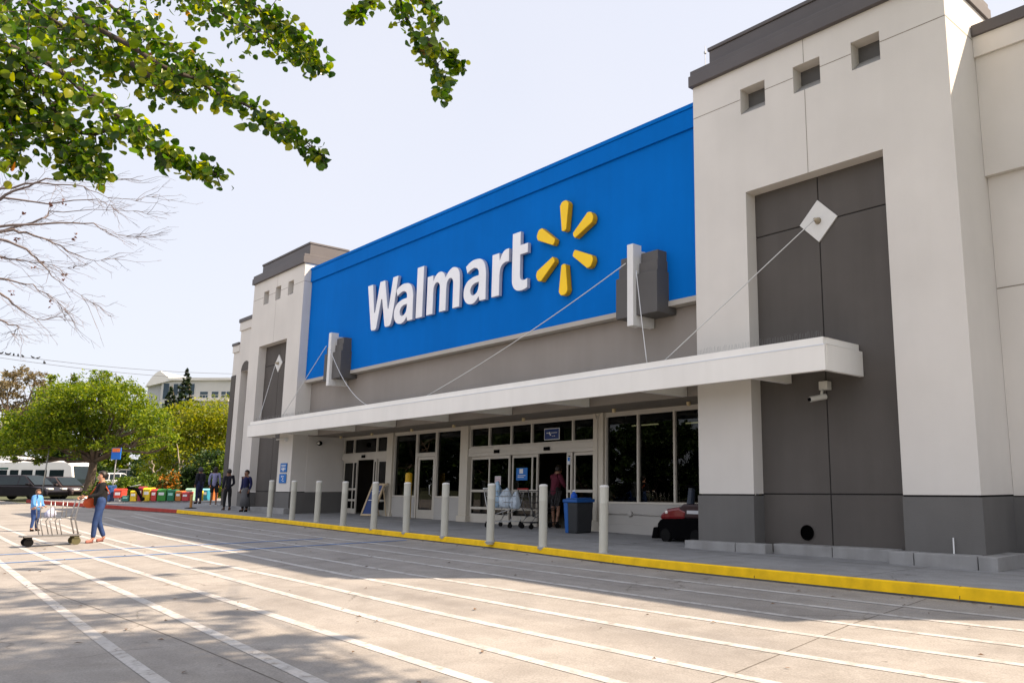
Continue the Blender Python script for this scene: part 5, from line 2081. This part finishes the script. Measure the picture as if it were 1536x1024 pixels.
# dead pale saplings
for lab, px, tops, sd_ in (('pale bare sapling with two upright stems above the hedge', 232, [(228, 690), (243, 700), (224, 700)], 21), ('pale bare sapling leaning left of the dark shrub', 267, [(265, 665), (250, 705), (275, 690)], 22)):
    b0 = gp(px, 52)
    t = thing('bare_sapling', lab, 'tree', (b0.x, b0.y, .7))
    g = MB()
    rr = random.Random(sd_)
    f_ = at(px, 712, 52)
    limb(g, (b0.x, b0.y, .6), f_, .10, .07, rr, .05)
    g.build('trunk', M_BARKP, t, smooth=True)
    g = MB()
    for q_ in tops:
        limb(g, f_, at(q_[0], q_[1], 52), .06, .02, rr, .15)
    g.build('branch', M_BARKP, t, smooth=True)
# hedges
for lab, x0, x1, py, d, sd_ in (('long clipped yellow green hedge behind the left bins', 150, 212, 735, 46, 31), ('long clipped green hedge behind the right bins', 196, 258, 727, 50, 32), ('strip of clipped hedge beside the bus nose', 108, 142, 722, 60, 33)):
    cl = [clump(px, py + rnd.uniform(-1, 1), d, .8, .62) for px in range(x0, x1, 7)]
    b0 = gp((x0 + x1) / 2, d)
    t = thing('hedge', lab, 'hedge', (b0.x, b0.y, .6))
    g = MB()
    for c in cl[::2]:
        g.tube([(c[0][0], c[0][1], .4), (c[0][0], c[0][1], c[0][2])], .05, 5)
    g.build('stem', M_BARK, t)
    leaf_cloud('foliage', cl, 5200, .13, LF_HEDGE, t, sd_)
# brown tree at the left edge and trees filling the backdrop
def far_tree(label, px, py_top, py_bot, d, wpx, n, size, lm, sd_, group, bark=M_BARK):
    rr = random.Random(sd_)
    k = d / FPX
    cl = []
    for i in range(9):
        u_ = rr.uniform(-.5, .5)
        v_ = rr.uniform(0, 1)
        cl.append(clump(px + u_ * wpx * (1 - .5 * abs(v_ - .35)), py_top + 14 + v_ * (py_bot - py_top) * .62, d, wpx * k * .20, wpx * k * .15, rr.uniform(-2, 2)))
    cl.append(clump(px, py_top + wpx * .14, d, wpx * k * .16, wpx * k * .12))
    b0 = gp(px, d)
    zb = gz(b0.x, b0.y)
    return tree(label, (b0.x, b0.y, zb), at(px, py_bot - (py_bot - py_top) * .35, d), cl, wpx * k * .03 + .05, n, size, lm, bark, sd_, 'tree', 'tree', group)


GR = 'trees beyond the road'
far_tree('sparse brown tree at the left edge behind the broad green tree', 18, 548, 735, 66, 120, 5200, .24, LF_BRN, 41, GR)
far_tree('thin brown tree between the left edge and the broad green tree', 72, 585, 735, 72, 80, 2200, .24, LF_BRN, 42, GR)
far_tree('dark tree behind the white bus at the left edge', 15, 640, 745, 63, 90, 4200, .3, LF_DARK, 43, GR)
far_tree('dark tree behind the nose of the white bus', 100, 655, 745, 64, 90, 4500, .3, LF_DARK, 44, GR)
far_tree('olive tree behind the silver car', 165, 650, 745, 82, 100, 4500, .36, LF_TREE, 45, GR)
far_tree('olive tree behind the grey car', 215, 655, 745, 84, 90, 4500, .36, LF_TREE, 46, GR)
far_tree('dark tree behind the pale saplings', 255, 670, 745, 70, 90, 4800, .3, LF_DARK, 47, GR)
far_tree('dark tree behind the dense shrub at the store corner', 320, 660, 745, 74, 90, 4800, .3, LF_DARK, 48, GR)
far_tree('dark tree low behind the broad green tree', 140, 670, 745, 78, 80, 3800, .3, LF_DARK, 49, GR)
far_tree('pale green tree left of the conifers below the white building', 245, 610, 720, 95, 60, 3000, .36, LF_TREE, 50, GR)


def conifer(label, px, py_top, py_bot, d, wpx, seed):
    rr = random.Random(seed)
    k = d / FPX
    b0 = gp(px, d)
    top = at(px, py_top, d)
    bot = at(px, py_bot, d)
    t = thing('conifer', label, 'tree', (b0.x, b0.y, gz(b0.x, b0.y)))
    g = MB()
    g.tube([(b0.x, b0.y, gz(b0.x, b0.y)), (b0.x, b0.y, bot.z), tuple(top)], [.3, .25, .03], 7)
    g.build('trunk', M_BARK, t, smooth=True)
    cl = []
    H_ = top.z - bot.z
    z = 0.
    while z < H_ * .97:
        r_ = wpx * k * .5 * (1 - z / H_) + .12
        for j in range(6):
            an = rr.uniform(0, 6.28)
            rr_ = r_ * rr.uniform(.45, .8)
            cl.append(((top.x + math.cos(an) * rr_, top.y + math.sin(an) * rr_, bot.z + z - rr_ * .15), (r_ * .42, r_ * .42, .28), r_))
        z += .55
    leaf_cloud('crown', cl, 6000, .30, LF_CON, t, seed, 1.0)
    return t


conifer('tall dark conifer standing before the white building', 281, 553, 640, 105, 46, 61)
conifer('shorter dark conifer left of the tall one', 258, 577, 640, 107, 36, 62)

# ------------------------------------------------------------------ white building on the rise
D = 150
o_ = gp(226, D)
zb_ = 4.0
wb = thing('office_building', 'pale multi storey building with a curved roof on the rise beyond the trees', 'building', (o_.x, o_.y, zb_), None, ang)
M_WB = mat('far_stucco', (.55, .53, .49), .9, .05, .3)
M_WIN = mat('far_window', (.045, .07, .09), .3, .15, .6, spec=.2)
zt = at(226, 567, D).z - zb_
g = MB()
g.box(0, 17.0, 0, 12, 0, zt)
g.build('wall', M_WB, wb, local=True)
g = MB()
g.prism([(-2.9, 0), (0, 0), (0, zt + .2), (-2.9, zt - 1.0)], lambda u_, v_, q_: (u_, q_, v_), .6, 30)
g.build('side_wall', mat('far_stucco_grey', (.46, .46, .46), .9, .05, .3), wb, local=True)
arcp = [(-2.7 + 4.4 * i / 8 * .9, zt - .9 + 2.7 * math.sin(math.pi * .5 * min(1, i / 5)) - max(0, i - 5) * .35) for i in range(9)]
g = MB()
g.prism([(-2.9, zt - 1.2)] + arcp + [(2.0, zt)], lambda u_, v_, q_: (u_, q_, v_), -.4, 28)
g.build('curved_roof', mat('far_roof', (.66, .64, .60), .7, .04, .3), wb, local=True)
g = MB()
g.box(1.6, 17.4, -.5, 12, zt + .02, zt + .5)
g.build('roof_edge', MATS['far_roof'], wb, local=True)
for (x0, x1, z0, z1) in ((.4, 1.6, -3.6, -.4), (2.3, 6.4, -2.9, -.5), (2.3, 6.4, -5.2, -3.4), (7.4, 9.0, -3.4, -2.0), (9.6, 11.0, -3.4, -2.0), (11.4, 13.4, -3.4, -2.0), (.4, 1.6, -7, -4.2), (7.4, 9.6, -6.2, -4.6), (10.2, 12.8, -6.2, -4.6), (13.8, 16.2, -3.4, -1.4), (13.8, 16.2, -6.2, -4.6), (2.3, 6.4, -8.0, -6.2), (8, 12, -9, -7.4)):
    g = MB()
    g.box(x0, x1, -.06, .1, zt + z0, zt + z1)
    f_ = g.build('window', mat('far_frame', (.55, .55, .53), .6, 0), wb, local=True)
    n = max(1, int((x1 - x0) / 1.0))
    g = MB()
    for i in range(n):
        a_ = x0 + (x1 - x0) * i / n
        g.box(a_ + .08, a_ + (x1 - x0) / n - .08, -.09, -.03, zt + z0 + .12, zt + z1 - .12)
    g.build('pane', M_WIN, f_, local=True)
for z_ in (-3.8, -6.5):
    g = MB()
    g.box(6.8, 13.4, -1.4, .0, zt + z_ - .2, zt + z_)
    for i in range(12):
        g.box(6.85 + i * .59, 6.90 + i * .59, -1.38, -1.34, zt + z_, zt + z_ + .9)
    g.box(6.8, 13.4, -1.4, -1.33, zt + z_ + .9, zt + z_ + .98)
    g.build('balcony', M_WB, wb, local=True)

# ------------------------------------------------------------------ power lines and birds
def wire(a, b2, label):
    a, b2 = Vector(a), Vector(b2)
    pts = [a.lerp(b2, t / 16) - Vector((0, 0, 1.0 * 4 * (t / 16) * (1 - t / 16))) for t in range(17)]
    g = MB()
    g.tube(pts, .022, 4)
    tag(g.build('power_line', mat('wire_dark', (.10, .10, .11), .5, 0)), label, 'wire', 'power lines')
    return pts


w1 = wire(at(-160, 506, 70), at(420, 560, 110), 'upper power line with birds crossing the sky above the trees')
w2 = wire(at(-160, 510, 72), at(420, 570, 112), 'lower power line crossing the sky above the trees')


def bird(p_, k, label, seed):
    rr = random.Random(seed)
    t = thing('bird', label, 'bird', tuple(p_), 'birds on the wire', rr.uniform(0, 6.28))
    N = [((0, 0, .07), (.05 * k, .055 * k)), ((.06 * k, 0, .11 * k), .05 * k), ((.10 * k, 0, .17 * k), .035 * k), ((.15 * k, 0, .165 * k), .008), ((-.12 * k, 0, .03), (.03 * k, .02 * k)), ((-.22 * k, 0, .0), (.03 * k, .01))]
    o = skin_mesh('body', N, [(0, 1), (1, 2), (2, 3), (0, 4), (4, 5)], mat('feather_dark', (.02, .02, .022), .7, .1, 20), t, 0)
    g = MB()
    for s_ in (-1, 1):
        g.blob((-.03 * k, s_ * .05 * k, .085), .10 * k, .015 * k, .04 * k, 8, 5)
    g.build('wing', MATS['feather_dark'], t, smooth=True, local=True)
    return t


def on_wire(px, pts):
    best = min(pts, key=lambda q: 0)
    lo = None
    for a, b2 in zip(pts, pts[1:]):
        for j in range(20):
            q = a.lerp(b2, j / 20)
            v = q - CAM
            x = CXP + FPX * v.dot(CAM_R[0]) / v.dot(CAM_R[2])
            if lo is None or abs(x - px) < lo[0]:
                lo = (abs(x - px), q)
    return lo[1] + Vector((0, 0, .02))


BN = ['first', 'second', 'third', 'fourth', 'fifth', 'sixth', 'seventh', 'eighth']
for i, px in enumerate((2, 8, 14, 20, 27, 33, 48, 57)):
    bird(on_wire(px, w1), 1.25, '%s dark bird from the left on the upper power line' % BN[i], 100 + i)
bird(on_wire(66, w2), 1.7, 'larger dark bird perched alone on the lower power line', 120)

# ------------------------------------------------------------------ bare tree at the left edge
BT = 17.0
rr = random.Random(5)
b0 = gp(-260, BT)
bare = thing('bare_tree', 'leafless tree reaching thin twigs in from the left edge', 'tree', (b0.x, b0.y, zr(b0.x, b0.y)))
g = MB()
fk = at(-240, 520, BT)
limb(g, (b0.x, b0.y, zr(b0.x, b0.y) - .2), fk, .16, .11, rr, .04)
g.build('trunk', M_BARK, bare, smooth=True)
M_TWIG = mat('twig', (.15, .12, .112), .9, .2, 10)
mains = [[(-240, 520), (-60, 340), (10, 292), (55, 276), (110, 276), (160, 295), (205, 300), (235, 293)],
         [(-240, 520), (-60, 330), (5, 297), (70, 304), (150, 300), (165, 308), (178, 320)],
         [(-240, 520), (-50, 370), (0, 347), (65, 328), (75, 318), (160, 314), (210, 318), (250, 328)],
         [(-240, 520), (-60, 355), (0, 340), (75, 334), (140, 336), (165, 350), (190, 356), (212, 352)],
         [(-240, 520), (-60, 380), (0, 358), (40, 375), (65, 400), (90, 425), (130, 450), (170, 472)],
         [(-240, 520), (-60, 360), (20, 345), (60, 355), (100, 375), (140, 392), (160, 386), (178, 390)],
         [(-240, 520), (-60, 430), (0, 440), (25, 460), (55, 480), (90, 475), (125, 490)],
         [(-240, 520), (-80, 300), (0, 285), (70, 270), (130, 266), (180, 272), (215, 264)],
         [(-240, 520), (-60, 420), (0, 418), (50, 428), (85, 452), (100, 470)],
         [(-240, 520), (-60, 470), (0, 480), (30, 492), (15, 500), (42, 505)],
         [(-240, 520), (-60, 400), (0, 385), (40, 392), (80, 398), (120, 404)]]
g = MB()
tw = MB()
for mi, mn in enumerate(mains):
    dd = rr.uniform(-1.5, 1.5)
    pts = [fk] + [at(px, py, BT + dd + rr.uniform(-.2, .2)) for px, py in mn[1:]]
    pp = []
    for a, b2 in zip(pts, pts[1:]):
        for j in range(4):
            pp.append(a.lerp(b2, j / 4) + Vector((rr.uniform(-1, 1), rr.uniform(-1, 1), rr.uniform(-1, 1))) * .025)
    pp.append(pts[-1])
    n_ = len(pp)
    g.tube(pp, [max(.0045, .052 * (1 - i / n_) ** 1.8) for i in range(n_)], 5)
    # side twigs
    for _ in range(26):
        i = rr.randrange(5, n_ - 1)
        a = pp[i]
        dirv = (pp[i + 1] - pp[i]).normalized()
        q = dirv * rr.uniform(.7, 1.1) + Vector((rr.uniform(-1, 1), rr.uniform(-1, 1), rr.uniform(-1, 1))) * .5
        q.normalize()
        L_ = rr.uniform(.25, .9)
        p2 = a + q * L_ * .5 + Vector((0, 0, rr.uniform(-.06, .04)))
        p3 = a + q * L_ + Vector((rr.uniform(-.1, .1), rr.uniform(-.1, .1), rr.uniform(-.14, .1)))
        pm = a.lerp(p2, .5) + Vector((rr.uniform(-1, 1), rr.uniform(-1, 1), rr.uniform(-1, 1))) * .03
        tw.tube([a, pm, p2, p2.lerp(p3, .5) + Vector((rr.uniform(-1, 1), rr.uniform(-1, 1), rr.uniform(-1, 1))) * .03, p3], [.0052, .0046, .004, .003, .002], 3, False)
        for _k in range(2):
            e = p2.lerp(p3, rr.random())
            tw.tube([e, e + (q + Vector((rr.uniform(-1, 1), rr.uniform(-1, 1), rr.uniform(-1, 1))) * .6) * .16], [.003, .0018], 3, False)
g.build('branch', M_TWIG, bare, smooth=True)
tw.build('twig', M_TWIG, bare)
cl = [clump(px, py, BT, .10, .08) for px, py in ((72, 305), (90, 302), (36, 322), (115, 357), (95, 415), (62, 395), (30, 360), (20, 440), (48, 398), (5, 385), (70, 455))]
leaf_cloud('dead_leaf', cl, 130, .06, leafmat('leaf_dead', [(0, (.10, .04, .03)), (1, (.18, .08, .05))], .2), bare, 9)

# ------------------------------------------------------------------ foreground leafy tree, branches hanging into the frame
LF_FORE = leafmat('leaf_fore', [(0, (.016, .050, .005)), (.42, (.048, .108, .008)), (.78, (.14, .20, .010)), (.992, (.27, .28, .02)), (.997, (.30, .10, .03)), (1, (.32, .09, .04))], .55)
for n_ in LF_FORE.node_tree.nodes:
    if n_.type == 'BSDF_PRINCIPLED':
        n_.inputs['Roughness'].default_value = .28
        n_.inputs['Specular IOR Level'].default_value = .5
FT = Vector((-7.6, -2.6, 0))
ft = thing('leafy_tree', 'leafy green tree hanging its branches into the top left of the view', 'tree', (FT.x, FT.y, zr(FT.x, FT.y)))
g = MB()
rr = random.Random(8)
fork = Vector((FT.x, FT.y, 3.2))
limb(g, (FT.x, FT.y, zr(FT.x, FT.y) - .2), fork, .16, .13, rr, .03)
g.build('trunk', M_BARK, ft, smooth=True)
br = MB()
SP = [  # pixel path, depth, leaf spread in px, number of leaves
    ([(-160, -60), (-40, 20), (40, 100), (95, 185), (130, 255)], 5.4, 44, 640),
    ([(-160, -100), (20, -10), (120, 60), (190, 95), (260, 130)], 5.6, 48, 640),
    ([(-100, -180), (120, -30), (200, 40), (280, 90), (340, 125)], 5.9, 40, 560),
    ([(0, -180), (210, -30), (300, 5), (380, 45), (440, 75), (486, 98)], 6.1, 33, 560),
    ([(20, -200), (260, -40), (360, -5), (420, 30), (470, 75)], 5.7, 32, 420),
    ([(-60, 40), (80, 100), (150, 150), (220, 205), (280, 240), (324, 262)], 5.2, 30, 460),
    ([(120, 30), (240, 95), (320, 135), (390, 170), (440, 200), (484, 234)], 5.5, 24, 420),
    ([(-160, 40), (-40, 80), (10, 150), (15, 250)], 5.1, 36, 560),
    ([(-60, 90), (30, 140), (75, 190), (110, 245), (150, 250)], 5.3, 32, 360),
    ([(-160, -60), (-30, 10), (60, 40), (130, 45)], 5.8, 44, 480),
    ([(560, -260), (585, -60), (600, 0), (622, 50), (648, 85), (668, 120), (664, 148)], 5.4, 19, 300),
    ([(560, -260), (580, -40), (556, 5), (522, 24)], 5.5, 17, 130),
    ([(585, -60), (625, -10), (652, 15), (648, 35)], 5.4, 18, 130),
    ([(635, 60), (672, 82), (693, 100)], 5.4, 13, 90),
    ([(200, 100), (270, 140), (290, 150)], 5.3, 16, 70),
    ([(40, 150), (120, 200), (180, 195), (240, 190)], 5.2, 26, 200),
]
leaves = []
for path, d, spr, n in SP:
    dd = rr.uniform(-.3, .3)
    pts = [at(px, py, d + dd + rr.uniform(-.15, .15)) for px, py in path]
    pp = []
    for a, b2 in zip(pts, pts[1:]):
        for j in range(3):
            pp.append(a.lerp(b2, j / 3) + Vector((rr.uniform(-1, 1), rr.uniform(-1, 1), rr.uniform(-1, 1))) * .015)
    pp.append(pts[-1])
    k = len(pp)
    br.tube(pp, [max(.0035, .020 * (1 - i / k)) for i in range(k)], 6)
    sw = spr * d / FPX
    for i in range(n):
        t = rr.random() ** .85 * (k - 1.001)
        i0 = int(t)
        a = pp[i0].lerp(pp[i0 + 1], t - i0)
        taper = 1.0 - .55 * (t / k)
        off = Vector((rr.gauss(0, 1), rr.gauss(0, 1), rr.gauss(0, .8) - .25)) * sw * .66 * taper
        leaves.append((a + off, a))
        if i % 9 == 0:
            br.tube([a, a + off * .6, a + off], [.0035, .0028, .0018], 4, False)
for a, b2 in (((-160, -60), 5.4), ((-160, -100), 5.6), ((-100, -180), 5.9), ((0, -180), 6.1), ((20, -200), 5.7), ((-160, 40), 5.1), ((560, -260), 5.4)):
    limb(br, fork, at(a[0], a[1], b2), .07, .02, rr, .1)
br.build('branch', mat('fore_bark', (.055, .042, .034), .9, .2, 10, .3, 40), ft, smooth=True)
V, F = [], []
shape = [(0, 0), (.34, .10), (.52, .42), (.40, .78), (0, 1.0), (-.40, .78), (-.52, .42), (-.34, .10)]
for c, a in leaves:
    s = rr.choice((rr.uniform(.032, .05), rr.uniform(.045, .072)))
    asp = rr.uniform(.75, 1.05)
    ax_ = Vector((rr.gauss(0, 1), rr.gauss(0, 1), rr.gauss(-.7, .7))).normalized()
    nn = Vector((rr.gauss(0, 1), rr.gauss(0, 1), rr.gauss(.4, 1)))
    nn = (nn - ax_ * nn.dot(ax_)).normalized()
    sd2 = nn.cross(ax_)
    fold = rr.uniform(.05, .75)
    curl = rr.uniform(-.1, .5)
    i0 = len(V)
    for u_, v_ in shape:
        V.append(c + sd2 * u_ * s * asp + ax_ * v_ * s + nn * (abs(u_) * fold - curl * v_ * v_) * s)
    V.append(c + ax_ * .5 * s - nn * curl * .25 * s)
    for j in range(8):
        F.append((i0 + 8, i0 + j, i0 + (j + 1) % 8))
off = WL[ft.name]
me = bpy.data.meshes.new('foliage')
me.from_pydata([tuple(v - off) for v in V], [], F)
me.materials.append(LF_FORE)
me.polygons.foreach_set('use_smooth', [True] * len(me.polygons))
o = bpy.data.objects.new('foliage', me)
col.objects.link(o)
o.parent = ft

# ------------------------------------------------------------------ tall tree outside the right edge whose crown shades the lot
sdv = Vector((.72, .625, 1))
cl = []
rr = random.Random(12)
for px, py, h, r_, w_ in ((60, 930, 11.6, 1.0, 1.0), (150, 900, 11.8, .8, .8), (20, 885, 12.2, .8, .6), (230, 960, 11.0, .9, 1.2), (300, 985, 10.4, .8, 1.0), (120, 985, 10.9, 1.0, 1.4), (380, 965, 10.2, .55, .55), (470, 958, 10.0, .3, .2),
                          (60, 1010, 10.6, .9, 1.2), (220, 1010, 10.2, .9, 1.3), (350, 1010, 9.8, .8, 1.0), (450, 1010, 9.6, .5, .4), (260, 900, 11.4, .6, .35), (330, 925, 10.8, .5, .35), (-80, 960, 11.6, 1.2, 1.5), (-60, 1060, 10.8, 1.2, 1.6), (150, 1070, 10, 1.2, 1.6), (400, 1070, 9.4, 1.0, 1.2),
                          (330, 852, 12.4, .35, .16), (200, 868, 12.3, .5, .25), (60, 850, 12.6, .4, .2)):
    v = CAM_R[0] * (px - CXP) + CAM_R[1] * (py - CYP) + CAM_R[2] * FPX
    t = (-.378 - CAM.z) / (v.z + .0125 * v.x - .02 * v.y)
    gpt = CAM + v * t
    c = gpt + sdv * h
    cl.append((tuple(c), (r_ * 1.15, r_ * 1.15, r_ * .7), w_))
tb_ = (2.6, 7.4)
tall = thing('shade_tree', 'tall tree standing just outside the right edge, shading the lot', 'tree', (tb_[0], tb_[1], zr(*tb_)))
g = MB()
fk = Vector((1.8, 7.6, 7.2))
limb(g, (tb_[0], tb_[1], zr(*tb_) - .2), fk, .26, .18, rr, .03)
g.build('trunk', M_BARK, tall, smooth=True)
g = MB()
for c in cl[::3]:
    limb(g, fk, c[0], .028, .008, rr, .06)
g.build('branch', M_BARK, tall, smooth=True)
leaf_cloud('crown', cl, 13500, .15, LF_TREE, tall, 77)

# ------------------------------------------------------------------ row of trees across the lot, mirrored in the glass
cl = []
rr = random.Random(15)
for i in range(16):
    cl.append(((rr.uniform(-2.8, 2.8), rr.uniform(-2.8, 2.8), rr.uniform(1.2, 8.4)), (1.9, 1.9, 1.4)))
rt = tree('dark green tree in the row across the lot behind the camera', (0, 0, 0), (0, 0, 2.2), cl, .22, 7500, .5, LF_DARK, M_BARK, 90, 'tree', 'tree', 'row of trees across the lot')
for i in range(31):
    x = -156 + i * 4.4
    y = -41 + rr.uniform(-3, 3)
    o = rt if i == 0 else dup(rt)
    o.location = (x, y, zr(x, y) - .1)
    o.rotation_euler = (0, 0, rr.uniform(0, 6))
    s = rr.uniform(.85, 1.1)
    o.scale = (s, s, s)

for (x, y, s) in ((-92, -14, 1.3), (-98, -28, 1.5), (-88, -40, 1.2), (-110, -6, 1.6), (-120, -22, 1.5), (-105, -48, 1.4)):
    o = dup(rt, label='dark green tree standing far off beyond the left end of the lot')
    o['group'] = 'trees far off to the left'
    o.location = (x, y, gz(x, y) - .1)
    o.rotation_euler = (0, 0, rr.uniform(0, 6))
    o.scale = (s, s, s)
